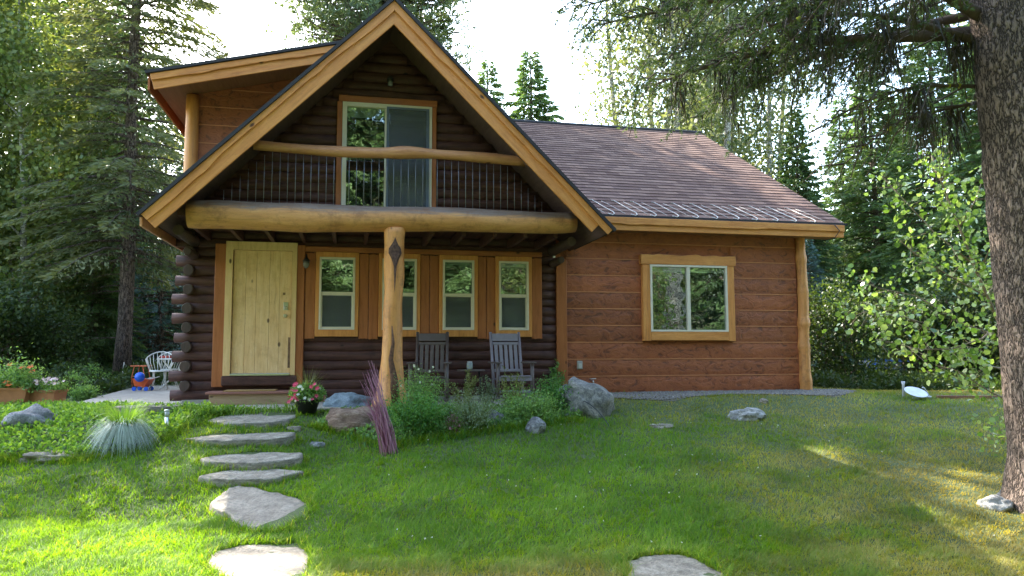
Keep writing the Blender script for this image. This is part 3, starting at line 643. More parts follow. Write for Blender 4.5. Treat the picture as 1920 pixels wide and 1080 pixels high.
# wing roof
WZe, WYe, WSL = 4.05, -.40, .595
YR = 5.5
def left_edge(y):
    zz = WZe + WSL*(y-WYe); return max(RT+.02, RT + (RZ - zz)/SL)
wr = roof_slope('wing_roof', left_edge, 11.86, YR-WYe, WSL, WZe, WYe, cabin, 3)
th_ = .09
def wl(y): return left_edge(y) + .1
vs = [(wl(WYe), WYe, WZe-.004), (11.82, WYe, WZe-.004), (11.82, YR, WZe+WSL*(YR-WYe)-.004), (RT+.1, YR, WZe+WSL*(YR-WYe)-.004), (RT+.1, 4.3, WZe+WSL*(4.3-WYe)-.004)]
n_ = 5; MB().add(vs + [(x, y, z-th_) for x, y, z in vs], [tuple(range(n_)), tuple(range(2*n_-1, n_-1, -1))] + [((i+1) % n_, i, n_+i, n_+(i+1) % n_) for i in range(n_)]).build('roof_boarding', M['soffit'], wr)
zb_ = WZe+WSL*(YR-WYe); MB().add([(RT, YR, zb_), (11.86, YR, zb_), (11.86, 11.6, zb_-WSL*6.1), (RT, 11.6, zb_-WSL*6.1)], [(0, 1, 2, 3)]).build('back_slope', M['shingle'], wr)
MB().tube([(x, YR, zb_+.012) for x in np.linspace(RT, 11.88, 30)], .05, 8, sc=(1, 1)).build('ridge_cap', M['shingleedge'], wr)
# drip edge and fascia
MB().box(6.3, 11.9, WYe-.03, WYe-.005, WZe-.035, WZe+.008).build('drip_edge', M['shingleedge'], wr)
wavy(5.56, 0, -.235, -.035, .0, 0, 1, wav=False).build('eave_board', M['honey'], cabin, bevel=.006, loc=(6.27, WYe+.02, WZe-.035))
wavy(5.56, 0, -.12, -.03, .0, .022, 13).build('eave_plank', M['honey'], cabin, bevel=.006, loc=(6.27, WYe-.018, WZe-.037))
MB().box(6.35, 11.8, WYe+.03, -.0, 3.80, 3.82).build('wing_soffit', M['soffit'], cabin)
# rake of the wing on the right
for i, (dy0, dz0) in enumerate(((0, 0),)):
    vs = []; 
    for x in (11.80, 11.835):
        for y in (WYe, YR): z = WZe+WSL*(y-WYe); vs += [(x, y, z-.01), (x, y, z-.26)]
    MB().add(vs, [(0, 2, 3, 1), (4, 5, 7, 6), (0, 4, 6, 2), (1, 3, 7, 5), (0, 1, 5, 4), (2, 6, 7, 3)]).build('wing_rake', M['honey'], cabin)
# heat cable: bright front legs and thin return legs looping over the eave
hc = MB()
def onr(x, v, l=.03): y = WYe + v; return (x, y, WZe + WSL*v + l)
x = 6.75
while x < 11.6:
    j = random.uniform(-.03, .03)
    hc.tube([onr(x-.10+j, .50), onr(x-.15+j, .62), onr(x-.20+j, .62)], .0065, 6, caps=False)
    hc.tube([onr(x-.10+j, .50), onr(x-.02+j, .28), onr(x+.07+j, .08), onr(x+.07+j, .01), onr(x+.02+j, -.03, .02), onr(x-.06+j, .0, .03)], .008, 6)
    hc.tube([onr(x+.02+j, .58), onr(x+.12+j, .40), onr(x+.24+j, .12), onr(x+.28+j, .02)], .004, 6)
    x += .405
hc.build('heat_cable', M['cable'], wr)
hb = MB().tube([HWl for HWl in [(11.60, WYe-.06, 4.02), (11.70, WYe-.07, 3.90), (11.62, WYe-.02, 3.76), (11.4, -.25, 3.72), (11.2, -.2, 3.72)]], .008, 6).build('cable_lead', M['black'], cabin)

# ------------------------------------------------------------ vegetation tools
def unit(a): return a/np.maximum(np.linalg.norm(a, axis=1, keepdims=True), 1e-6)
def rvec(n): return unit(rng.normal(size=(n, 3)))
def diamonds(P, D, L, W, Nn=None, rnd=None):
    """n leaf-shaped quads: base P, unit direction D, length L, width W"""
    n = len(P); Nn = rvec(n) if Nn is None else Nn; S = unit(np.cross(D, Nn)); L = np.broadcast_to(np.asarray(L, float).reshape(-1, 1), (n, 1)); W = np.broadcast_to(np.asarray(W, float).reshape(-1, 1), (n, 1))
    V = np.stack([P, P + D*L*.45 + S*W/2, P + D*L, P + D*L*.45 - S*W/2], 1).reshape(-1, 3)
    Fc = np.arange(4*n).reshape(n, 4); r = np.repeat(rng.random(n) if rnd is None else rnd, 4); return V, Fc, r
def join(parts):
    V = []; Fc = []; r = []; k = 0
    for v, f, q in parts: V.append(v); Fc.append(f+k); r.append(q); k += len(v)
    return np.concatenate(V), np.concatenate(Fc), np.concatenate(r)
def rounds(P, D, L, W, rnd=None):
    """round leaves of six corners with a light fold"""
    n = len(P); Nn = rvec(n); S = unit(np.cross(D, Nn)); U = unit(np.cross(S, D)); L = np.asarray(L).reshape(-1, 1); W = np.asarray(W).reshape(-1, 1)
    pr = [(0, 0, 0), (.28, .42, .06), (.68, .40, .08), (1, 0, .0), (.68, -.40, .08), (.28, -.42, .06)]
    V = np.stack([P + D*L*a + S*W*b + U*W*c for a, b, c in pr], 1).reshape(-1, 3); i = np.arange(n)[:, None]*6
    return V, i + np.arange(6)[None], np.repeat(rng.random(n) if rnd is None else rnd, 6)
def strands(base, D, L, W, bend, seg=3, rnd=None, Dend=None):
    """curved blades: n strips of seg quads that lean towards D and then bow by bend (per blade)"""
    n = len(base); L = np.broadcast_to(np.asarray(L, float).reshape(-1, 1), (n, 1)); W = np.broadcast_to(np.asarray(W, float).reshape(-1, 1), (n, 1)); bend = np.broadcast_to(np.asarray(bend, float).reshape(-1, 1), (n, 1))
    H = D.copy(); H[:, 2] = 0; H = unit(H); S = np.stack([-H[:, 1], H[:, 0], np.zeros(n)], 1); p = base.copy(); d = D.copy(); rows = []
    for i in range(seg+1):
        wd = W*(1 - (i/seg))*.5 + W*.06; rows += [p + S*wd, p - S*wd]
        p = p + d*L/seg; d = unit(d + H*bend*.5/seg + np.array([0, 0, -1.])*bend/seg)
    V = np.stack(rows, 1).reshape(-1, 3); k = 2*(seg+1); i0 = np.arange(n)[:, None]*k
    Fc = np.concatenate([i0 + np.array([[2*j, 2*j+1, 2*j+3, 2*j+2]]) for j in range(seg)]); return V, Fc, np.repeat(rng.random(n) if rnd is None else rnd, k)

def conifer_meshes(h, rad, z0, dens=1.0, droop=.35, lean=0, cl=.26, cw=.05, power=.85, nb=None, r0=None, dead=0, gap=.0, top2=False):
    """trunk MB and crown arrays of a spruce: whorled branches with sprays of needles"""
    tr = MB(); r0 = r0 or h*.011 + .04; nz = 12
    tr.tube([(lean*(i/nz)**2*h + .04*math.sin(i), .03*math.sin(i*1.7), -.15 + (h+.15)*i/nz) for i in range(nz+1)], [r0*(1-.93*i/nz)*(1.25 if i == 0 else 1) for i in range(nz+1)], 9, wob=.15)
    nb = nb or int(h*13); parts = []
    for k in range(nb):
        f = (k+rng.random())/nb; z = z0 + (h-z0)*f**1.05; L = rad*(1-f)**power*(.7+.5*rng.random()) + .12
        if rng.random() < gap: continue
        az = k*2.399 + rng.normal()*.3; ax = np.array([math.cos(az), math.sin(az), 0]); lt = np.array([-ax[1], ax[0], 0])
        rise = .35*f - .05; pc = lambda s: np.array([lean*(z/h)**2*h, 0, z]) + ax*L*s + np.array([0, 0, 1])*L*(rise*s - droop*s*s*(1-.6*f))
        if L > .5: tr.tube([tuple(pc(s)) for s in (0, .35, .7, .95)], [.012+.014*L, .01+.008*L, .012, .006], 4, caps=False)
        n = max(6, int(L*58*dens)); s = .12 + .88*rng.random(n)**.75; off = rng.normal(size=n)*.20*L*(1.12-s) 
        base = np.stack([pc(q) for q in s]) + lt*off[:, None] + np.array([0, 0, -1])*(np.abs(off)*.35 + rng.random(n)*.05)[:, None]
        D = unit(ax*1.0 + lt*np.sign(off)[:, None]*(.4+.7*rng.random((n, 1))) + np.array([0, 0, -1])*(.15+.6*rng.random((n, 1))) + rng.normal(size=(n, 3))*.25)
        parts.append(diamonds(base, D, cl*(.6+.8*rng.random(n)), cw*(.7+.7*rng.random(n)), rnd=np.clip(.5*s + .5*rng.random(n), 0, 1)))
    for k in range(dead):
        z = z0*(.35+.6*rng.random()); az = rng.random()*6.28; L = rad*.35*(.5+rng.random())
        tr.tube([(0, 0, z), (math.cos(az)*L*.5, math.sin(az)*L*.5, z-.02), (math.cos(az)*L, math.sin(az)*L, z-.15*L)], [.018, .012, .004], 4, caps=False)
    return tr, join(parts)
def inpoly0(x, y, P):
    r = np.zeros(len(x), bool); n = len(P); j = n-1
    for i in range(n):
        c = ((P[i][1] > y) != (P[j][1] > y)) & (x < (P[j][0]-P[i][0])*(y-P[i][1])/(P[j][1]-P[i][1]+1e-12)+P[i][0]); r ^= c; j = i
    return r
TREES = {}
def plant_tree(kind, x, y, label, cat, group=None, s=1, rz=0, name=None, z=None):
    z = Gz(x, y) if z is None else z
    if kind[0] == '_': pass
    if isinstance(TREES[kind], tuple):
        tr, cr, tm, cm, nm = TREES[kind]; o = empty(nm, (0, 0, 0)); tr.build('trunk', tm, o); arr_mesh('crown', cr[0], cr[1], cm, o, cr[2]); TREES[kind] = o
    else: o = copy_tree(TREES[kind])
    for k in ('group',):
        if k in o: del o[k]
    o.location = (x, y, z-.05); o.rotation_euler.z = rz; o.scale = s if isinstance(s, tuple) else (s, s, s); tag(o, label, cat, group); return o
def reg(kind, nm, tr, cr, tm, cm): TREES[kind] = (tr, cr, tm, cm, nm)
t, c = conifer_meshes(22, 2.7, 3.4, 1.9, .32, cl=.19, cw=.040, gap=.14, r0=.21, dead=18, nb=360, power=.5); 
reg('spruceL', 'spruce_tree', t, c, M['bark'], M['spruceL'])
t, c = conifer_meshes(15, 3.0, .5, 1.9, .38, cl=.24, cw=.06, nb=300); reg('spruceA', 'spruce_tree', t, c, M['bark'], M['spruce'])
t, c = conifer_meshes(19, 3.2, 1.0, 1.5, .30, cl=.27, cw=.062, gap=.05, nb=330); reg('spruceC', 'spruce_tree', t, c, M['bark'], M['spruce'])
t, c = conifer_meshes(9, 2.5, .15, 1.5, .25, cl=.20, cw=.042, nb=200); reg('spruceB', 'blue_spruce_tree', t, c, M['bark'], M['spruceB'])
# tall pine: bare stem, tufted crown
def pine_meshes(h, rad, z0):
    tr = MB(); tr.tube([(0, 0, -.2), (.1, 0, h*.3), (0, .1, h*.6), (.15, 0, h)], [.3, .24, .17, .04], 9, wob=.12); tr.tube([(0, 0, h*.45), (.5, .1, h*.6), (1.0, 0, h*.93)], [.13, .1, .03], 7)
    parts = []
    for k in range(340):
        f = rng.random()**.7 if k % 3 else rng.random()*.2; z = z0+(h-z0)*f; L = rad*math.sin(PI*(.30+.67*f))**.6*(.55+.5*rng.random())*(1 if z < 13.4 else 2.3); az = rng.random()*6.28; ax = np.array([math.cos(az), math.sin(az), 0])  # upper crown, out of view, widened and shifted to shade the lawn
        e = np.array([0, 0, z]) + ax*L + np.array([0 if z < 13.6 else -3.2, 0, L*(.02 if z < 13.4 else .18)]); tr.tube([(0, 0, z), tuple(np.array([0, 0, z])+ax*L*.6 + np.array([0, 0, -.05*L])), tuple(e)], [.05, .03, .012], 4, caps=False)
        for q in range(9):
            c_ = e + rng.normal(size=3)*np.array([.45, .45, .26]) - ax*rng.random()*L*.45; n = 20 if z < 13.4 else 18; D = unit(rng.normal(size=(n, 3)) + np.array([0, 0, .35])+ax*.3)
            parts.append(diamonds(np.repeat(c_[None], n, 0) + D*.03, D, .26*(.7+.5*rng.random(n)), .045 if z < 13.4 else .17))
    return tr, join(parts)
t, c = pine_meshes(25, 3.3, 10.4); reg('pine', 'pine_tree', t, c, M['bark'], M['pine'])
# broadleaf trees with several pale stems
def leafy_meshes(h, rad, z0, stems=3, nl=14000, leaf=.10, clump=.42, nlimb=26, sub=4, r0=.14, tall=False):
    tr = MB(); C = []
    for s in range(stems):
        a0 = s*2.1+rng.random(); bx, by = (.35*math.cos(a0), .35*math.sin(a0)) if stems > 1 else (0, 0); tx, ty = bx*(3+2*rng.random())*rad/3, by*(3+2*rng.random())*rad/3; hh = h*(.82+.18*rng.random())
        P = lambda f: np.array([bx+(tx-bx)*f + .12*math.sin(f*7+s), by+(ty-by)*f + .12*math.cos(f*6+s), -.2+(hh+.2)*f])
        tr.tube([tuple(P(i/10)) for i in range(11)], [r0*(1-.88*i/10) for i in range(11)], 8, wob=.1)
        for k in range(nlimb):
            f = z0/h + (1-z0/h)*(k+rng.random())/nlimb; az = rng.random()*6.28; L = rad*(.35+.75*math.sin(PI*min(1, .15+.8*f)))*(.4+.6*rng.random()); d = np.array([math.cos(az), math.sin(az), .55+.5*rng.random()]); b = P(f); e = b + d*L*.62
            tr.tube([tuple(b), tuple(b + d*L*.3 + np.array([0, 0, .05])), tuple(e)], [.045*(1.1-f)+.012, .02, .006], 4, caps=False)
            for q in range(sub): C.append(b + (e-b)*(.4+.65*rng.random()) + rng.normal(size=3)*.35)
    C = np.array(C); n = nl; i = rng.integers(0, len(C), n); P_ = C[i] + rng.normal(size=(n, 3))*clump*np.array([1, 1, .8]); D = unit(rng.normal(size=(n, 3)) + np.array([0, 0, -.6]))
    return tr, rounds4(P_, D, leaf)
def rounds4(P, D, leaf):
    n = len(P); L = leaf*(.6+.8*rng.random(n)); return diamonds(P, D, L, L*.8)
t, c = leafy_meshes(17, 2.9, 3.0, 3, 17000, .12, .5, 18, 4, .15); reg('aspen', 'aspen_tree', t, c, M['barkpale'], M['aspen'])
t, c = leafy_meshes(13, 2.8, 1.0, 2, 26000, .14, .5, 20, 4, .12); reg('birch', 'birch_tree', t, c, M['barkpale'], M['leafG'])
t, c = leafy_meshes(3.2, 1.5, .2, 5, 9000, .10, .3, 9, 4, .04); reg('shrub', 'leafy_shrub', t, c, M['barktwig'], M['darkcover'])
def X(px, Y): return (px-960)/F*Y

# left
plant_tree('spruceL', X(232, 20), 20, 'tall olive-green spruce with a bare lower trunk behind the garden furniture', 'tree', rz=.4)
G1 = 'trees left of the cabin'
for px, Y, k, s, rz, lb in [
    (150, 25, 'spruceC', .85, .3, 'dark spruce whose trunk shows just left of the bare-trunked spruce'),
    (300, 25, 'spruceB', 1.05, 1.2, 'bluish spruce filling the gap between the bare trunk and the log corner'),
    (50, 20.5, 'birch', .9, 2.0, 'bright green broadleaf tree behind the terracotta planters'),
    (-150, 19, 'birch', .85, .5, 'green broadleaf tree cut by the left edge of the photo'),
    (110, 30, 'spruceA', 1.25, 2.2, 'tall dark spruce in the second row left of the bare trunk'),
    (10, 29, 'birch', 1.35, 1.1, 'tall pale green broadleaf tree filling the upper left corner'),
    (330, 33, 'spruceA', .62, 4, 'far dark spruce low behind the log corner'),
    (215, 34, 'spruceC', .95, 3, 'far spruce directly behind the bare-trunked spruce'),
    (-180, 27, 'spruceA', 1.3, 5, 'dark spruce beyond the left edge of the photo'),
    (175, 22, 'spruceA', .5, 1.9, 'short dark spruce with branches down to the ground left of the bare trunk')]:
    plant_tree(k, X(px, Y), Y, lb, 'tree', G1, s, rz)
# centre, beyond the roof
G2 = 'trees seen over the cabin roof'
plant_tree('pine', X(700, 24), 24, 'tall pine with tufted crown and twin stems behind the gable peak', 'tree', G2, 1.0, .6)
plant_tree('spruceC', X(915, 42), 42, 'slim hazy spruce nearer the gable of the two pointed ones', 'tree', G2, (1.25, 1.25, .93), .6)
plant_tree('spruceA', X(997, 42), 42, 'pointed hazy spruce to the right of the slim one above the shingle roof', 'tree', G2, (1.6, 1.6, 1.22), 1.6)
plant_tree('spruceA', X(1045, 45), 45, 'lower spruce tip just above the ridge beside the aspens', 'tree', G2, .93, 3.1)
plant_tree('aspen', X(1215, 30), 30, 'left aspen of the pale-stemmed group above the ridge', 'tree', G2, 1.25, .4)
plant_tree('aspen', X(1330, 27), 27, 'middle aspen of the pale-stemmed group above the ridge end', 'tree', G2, 1.3, 2.3)
plant_tree('aspen', X(1440, 31), 31, 'right aspen of the pale-stemmed group beside the roof slope', 'tree', G2, 1.3, 4.0)
plant_tree('birch', X(1270, 36), 36, 'greener broadleaf tree behind the aspens', 'tree', G2, 1.15, 4.0)
# right
G3 = 'trees right of the cabin'
for px, Y, k, s, rz, lb in [
    (1505, 27, 'spruceA', .72, .2, 'spruce with its pointed top just right of the roof slope'),
    (1650, 31, 'spruceA', 1.0, 1.7, 'dense spruce behind the round-leaved sapling'),
    (1770, 26, 'spruceC', .85, 2.9, 'tall spruce behind the sapling and the big trunk'),
    (1900, 22, 'spruceA', .95, 3.9, 'dark spruce behind the big trunk'),
    (1590, 34, 'spruceC', .72, 5.2, 'farther spruce between the roof corner and the dense one'),
    (1700, 36, 'spruceA', .95, .9, 'far spruce rising behind the dense one'),
    (1990, 28, 'birch', 1.1, .9, 'green broadleaf tree beyond the right edge'),
    (1475, 40, 'birch', .8, 1.9, 'small broadleaf tree behind the right end of the wing roof'),
    (1520, 23, 'spruceB', .52, .6, 'small spruce close behind the corner post')]:
    plant_tree(k, X(px, Y), Y, lb, 'tree', G3, s, rz)
for px, Y, s, lb in [(1572, 19, .75, 'dark leafy shrub right beside the corner post'), (1725, 20, .8, 'dark leafy shrub just right of the parked blue car'), (1830, 20, .8, 'dark leafy shrub behind the fallen satellite dish'),
                     (90, 18, .55, 'leafy shrub behind the terracotta planters'), (-20, 17, .8, 'leafy shrub at the left edge behind the planters'), (1930, 18, .9, 'dark leafy shrub behind the big trunk')]:
    plant_tree('shrub', X(px, Y), Y, lb, 'shrub', 'shrubs around the clearing', s, px*.1)
# the far side of the clearing, behind the camera: what the windows mirror
G4 = 'trees across the lawn, mirrored in the windows'
for i, (x, y, k, s) in enumerate([(-9, -9, 'spruceA', 1.0), (-4.5, -12, 'spruceC', .95), (0, -10, 'spruceA', 1.0), (4.5, -12, 'spruceA', 1.1), (9, -9, 'spruceC', .9), (14, -6, 'spruceA', 1.0), (16.5, 1, 'spruceC', .9), (-14, -5, 'birch', 1.1), (13, -14, 'spruceC', 1.1), (-9, -17, 'spruceC', 1.2), (1, -19, 'spruceC', 1.2), (18, 8, 'spruceA', 1.0), (19, -9, 'spruceA', 1.0), (22, -4, 'spruceC', 1.0), (17, -12, 'spruceC', 1.0), (21, 3, 'spruceA', 1.0), (14.5, -1.5, 'birch', .6), (-2, -14, 'spruceA', 1.1), (6.5, -8, 'spruceA', .7), (-6, -7, 'spruceC', .6), (11, -5.5, 'birch', .7), (3, -15.5, 'spruceA', 1.2), (8, -16, 'spruceA', 1.2)]):
    plant_tree(k, x, y, 'tree across the lawn, seen only as a reflection in the window glass', 'tree', G4, s*1.35, i)
o = empty('spruce_tree', (8.6, 6.2, Gz(8.6, 6.2)-.1)); tag(o, 'pale sunlit trunk mirrored in the wing window', 'tree')
MB().tube([(0, 0, 0), (.05, 0, 2), (0, 0, 4.5), (.1, 0, 9)], [.36, .30, .27, .15], 14, wob=.06).build('trunk', M['barkpale'], o)
# far wood and undergrowth that read as one mass
parts = []
n = 60000; x = rng.uniform(-60, 60, n); y = 52 + rng.uniform(0, 6, n) + np.abs(x)*.0; hh = 9 + 2.5*np.sin(x*.55) + 1.5*np.sin(x*1.7+2) - 3*np.exp(-((x-2)/9)**2); z = .5 + hh*rng.random(n)
parts.append(diamonds(np.stack([x, y, z], 1), unit(rng.normal(size=(n, 3))+np.array([0, 0, -.3])), .75, .32))
V, Fc, r = join(parts); o = arr_mesh('distant_woods', V, Fc, M['spruce'], None, r); tag(o, kind='stuff')
parts = []
for (x0, x1, y0, y1, n, h) in [(-16, -7.2, 16.4, 25, 26000, .7), (-12, -8.5, 12, 17, 12000, .45), (6.8, 14, 16.4, 24, 34000, .42), (-30, 30, 25, 40, 20000, 1.0)]:
    x = rng.uniform(x0, x1, n); y = rng.uniform(y0, y1, n); t_, d_ = toH(x, y); ok = ~inpoly0(x, y, [(q_[0], q_[1]) for q_ in poly]) & ~((t_ > -1.2) & (t_ < 12.5) & (d_ > -12) & (d_ < 3)); x, y = x[ok], y[ok]
    hm = h*(.35+.65*np.abs(np.sin(x*1.3+y*.7)*np.cos(y*1.1-x*.4))); z = G(x, y) + hm*rng.random(len(x))**.8
    parts.append(diamonds(np.stack([x, y, z], 1), unit(rng.normal(size=(len(x), 3)) + np.array([0, -.2, .5])), .11*(.6+.8*rng.random(len(x))), .055))
V, Fc, r = join(parts); o = arr_mesh('undergrowth', V, Fc, M['darkcover'], None, r); tag(o, kind='stuff')

# ---- the big spruce at the right edge
bx, by = 5.20, 7.25; bz = Gz(bx, by)
big = empty('spruce_tree', (bx, by, bz)); tag(big, 'big rough-barked spruce trunk at the right edge with limbs hung with dark lichen', 'tree')
pz = np.linspace(-.15, 9, 260)
def tc(z): return np.array([-.045*z, 0, z])
tk = MB().tube([tuple(tc(z)) for z in pz], [.36 - .010*z + .15*math.exp(-max(z, 0)/.30) for z in pz], 110, wob=.05, wf=3, seed=4)
vv = []
for x_, y_, z_ in tk.v:
    c_ = tc(max(-.2, z_)); d_ = Vector((x_-c_[0], y_-c_[1], 0)); r_ = d_.length
    if r_ > .02:
        q_ = 1 - abs(mnoise.noise(Vector((d_.x/r_*9, d_.y/r_*9, z_*3.2))))*2; q2_ = mnoise.noise(Vector((d_.x/r_*22, d_.y/r_*22, z_*10)))
        d_ *= 1 + (.022*q_ + .012*q2_)
    vv.append((c_[0]+d_.x, c_[1]+d_.y, z_))
tk.v = vv; tk = tk.build('trunk', M['barkbig'], big)
for z, a in ((1.95, -2.45), (3.9, -2.5), (2.95, -1.9), (4.3, -2.8), (1.0, -2.0)):
    c0 = tc(z); r = .345-.01*z; MB().tube([tuple(c0 + np.array([math.cos(a), math.sin(a), 0])*(r-.05)), tuple(c0 + np.array([math.cos(a), math.sin(a), .05])*(r+.008))], [.045, .020], 10, wob=.3, wf=20).build('branch_stub', M['cut'], tk)
lm = MB(); parts = []; lich = []; yel = []
def limb(z, az, L, rise, droop, needles=1.0, lichen=6, r=.06, first=.25):
    c0 = tc(z); ax = np.array([math.cos(az), math.sin(az), 0]); lt = np.array([-ax[1], ax[0], 0])
    P = lambda s: c0 + ax*L*s + lt*.15*math.sin(s*5+z) + np.array([0, 0, 1])*L*(rise*s - droop*s*s)
    lm.tube([tuple(P(s)) for s in np.linspace(0, 1, 12)], [r*(1-.88*s) for s in np.linspace(0, 1, 12)], 8, wob=.2, wf=8)
    nt = int(L*9)
    for k in range(nt):
        s = first + (1-first)*(k+rng.random())/nt; sd = 1 if k % 2 else -1; tl = (.35+.95*rng.random())*(1.15-s*.6); b = P(s)
        d = ax*.55 + lt*sd*(.6+.4*rng.random()); e1 = b + d*tl*.55 + np.array([0, 0, -.10*tl]); e2 = b + d*tl + np.array([0, 0, -(.35+.35*rng.random())*tl])
        lm.tube([tuple(b), tuple(e1), tuple(e2)], [.012, .008, .004], 4, caps=False)
        m = int(tl*95*needles)
        # sprays: short side twigs that carry the needles
        for q in range(max(2, int(tl*12*needles))):
            u = .1+.9*rng.random(); p0 = (b*(1-u)**2 + 2*u*(1-u)*e1 + e2*u*u); sdir = unit((d + rng.normal(size=3)*.7 + np.array([0, 0, -.55]))[None])[0]; sl = .12+.24*rng.random(); nn = int(sl*170)
            w_ = rng.random(nn); base = p0 + sdir*sl*w_[:, None]; D = unit(sdir*.9 + rng.normal(size=(nn, 3))*.62)
            parts.append(diamonds(base, D, 0.045, .0105, rnd=np.full(nn, rng.random())))
    for k in range(lichen):
        s = .1+.8*rng.random(); p0 = P(s); n = 60; base = p0 + rng.normal(size=(n, 3))*np.array([.05, .05, .03]) + np.array([0, 0, -.4])*rng.random((n, 1))**2; D = unit(rng.normal(size=(n, 3))*.28 + np.array([0, 0, -1])); ll = .12+.55*rng.random()**1.5
        lich.append(strands(base, D, ll*(.25+.75*rng.random(n)), .007+.010*rng.random(n), .3*rng.random(n), 3)); 
        tw = MB
        lm.tube([tuple(p0), tuple(p0 + np.array([.02, 0, -ll*.5])), tuple(p0 + np.array([.05, 0, -ll*.9]))], [.009, .006, .003], 4, caps=False)
    for k in range(2): yel.append(P(.2+.8*rng.random()))
limb(4.15, 2.95, 1.9, .22, .42, .12, 6, .026, .2); limb(4.05, 2.5, 1.6, .12, .42, .2, 5, .024, .2)
limb(4.6, 3.2, 2.8, .24, .24, .5, 8, .050, .2); limb(4.75, 2.75, 3.7, .10, .13, 1, 8, .08, .25); limb(4.85, 3.6, 3.6, .08, .10, 1, 5, .07, .2)
limb(5.0, 2.35, 3.6, .04, .14, 1, 8, .06, .2); limb(5.15, 3.0, 4.1, .07, .09, 1, 6, .08, .3); limb(5.3, 2.6, 3.9, .06, .10, 1, 5, .06, .25)
limb(5.5, 3.3, 3.9, .06, .08, 1, 4, .06, .3); limb(5.7, 2.85, 4.4, .05, .07, 1, 4, .07, .3); limb(5.9, 2.2, 4, .04, .08, 1, 4, .06, .2); limb(6.1, 3.1, 4.3, .03, .07, 1, 3, .06, .3)
limb(5.6, 1.7, 3, .02, .1, .8, 4, .05); limb(6.0, .9, 3, .02, .1, .6, 0, .05); limb(5.8, -.3, 3, .02, .1, .6, 0, .05); limb(6.2, -1.5, 3.4, .04, .1, .6, 0, .05); limb(6.3, 4.2, 4.4, .03, .08, .9, 0, .05)
lm.build('limbs', M['barktwig'], big)
V, Fc, r = join(parts); arr_mesh('crown', V, Fc, M['canopy'], big, r)
V, Fc, r = join(lich); arr_mesh('lichen', V, Fc, M['lichen'], big, r)
for p in yel: yb = MB(); yb.tube([tuple(p+np.array([-.03, 0, 0])), tuple(p), tuple(p+np.array([.03, 0, .01]))], [.012, .028, .012], 7, wob=.6, wf=30); yb.build('yellow_lichen', M['lichenY'], big)

# ---- round-leaved sapling
sx, sy = X(1893, 9.6), 9.6; sap = empty('poplar_sapling', (sx, sy, Gz(sx, sy))); tag(sap, 'sunlit sapling with bright round leaves beside the big spruce trunk', 'sapling')
st = MB(); LV = []
def zpx(py, Y): return EYE + (664-py)/F*Y - Gz(sx, sy)
def pth(pts, r0, r1):
    Q = [np.array([(X(px, Y) - sx), Y-sy, zpx(py, Y)]) for px, py, Y in pts]; st.tube([tuple(q) for q in Q], list(np.linspace(r0, r1, len(Q))), 7, wob=.1); return Q
main = pth([(1900, 830, 9.6), (1893, 690, 9.6), (1872, 610, 9.5), (1838, 520, 9.5), (1808, 430, 9.5), (1778, 340, 9.6), (1762, 290, 9.6)], .03, .006)
brs = [main]
for p in [[(1893, 700, 9.6), (1840, 690, 9.3), (1770, 640, 9.1), (1700, 600, 9.0), (1620, 590, 8.9), (1590, 602, 8.9)],
          [(1880, 640, 9.5), (1800, 610, 9.8), (1720, 560, 9.9), (1650, 545, 10), (1610, 530, 10)],
          [(1850, 560, 9.5), (1780, 520, 9.2), (1720, 480, 9.1), (1690, 450, 9.0)],
          [(1830, 500, 9.5), (1760, 440, 9.7), (1700, 370, 9.9), (1665, 330, 10)],
          [(1808, 430, 9.5), (1840, 380, 9.5), (1860, 330, 9.7)], [(1872, 610, 9.5), (1840, 640, 9.0), (1780, 660, 8.8), (1720, 660, 8.7), (1640, 640, 8.7)],
          [(1893, 760, 9.5), (1850, 740, 9.2), (1790, 700, 9.0), (1750, 690, 9.0)], [(1900, 790, 9.5), (1880, 800, 9.0), (1868, 830, 8.8)],
          [(1838, 520, 9.5), (1870, 460, 9.2), (1880, 420, 9.1)], [(1850, 560, 9.6), (1870, 540, 9.9), (1890, 500, 10.3)], [(1780, 340, 9.6), (1800, 290, 9.6), (1790, 270, 9.6)]]:
    brs.append(pth(p, .012, .003))
for bi, Q in enumerate(brs):
    cum = sum(np.linalg.norm(Q[i+1]-Q[i]) for i in range(len(Q)-1)); m = int(cum*36)
    for k in range(m):
        f = (.35 if bi == 0 else .12) + (.65 if bi == 0 else .88)*rng.random(); i = min(len(Q)-2, int(f*(len(Q)-1))); w_ = f*(len(Q)-1)-i; p = Q[i]*(1-w_)+Q[i+1]*w_
        e = p + rng.normal(size=3)*np.array([.13, .14, .12]); ncl = 3
        if k % 2 == 0: st.tube([tuple(p), tuple(e)], [.0035, .002], 3, caps=False)
        LV.append(e[None] + rng.normal(size=(ncl, 3))*.045)
P_ = np.concatenate(LV); n = len(P_); D = unit(rng.normal(size=(n, 3)) + np.array([-.4, -.2, -.5])); L_ = .030+.062*rng.random(n)
V, Fc, r = rounds(P_, D, L_, L_*.95); st.build('stem', M['stem'], sap); arr_mesh('leaves', V, Fc, M['sapling'], sap, r)

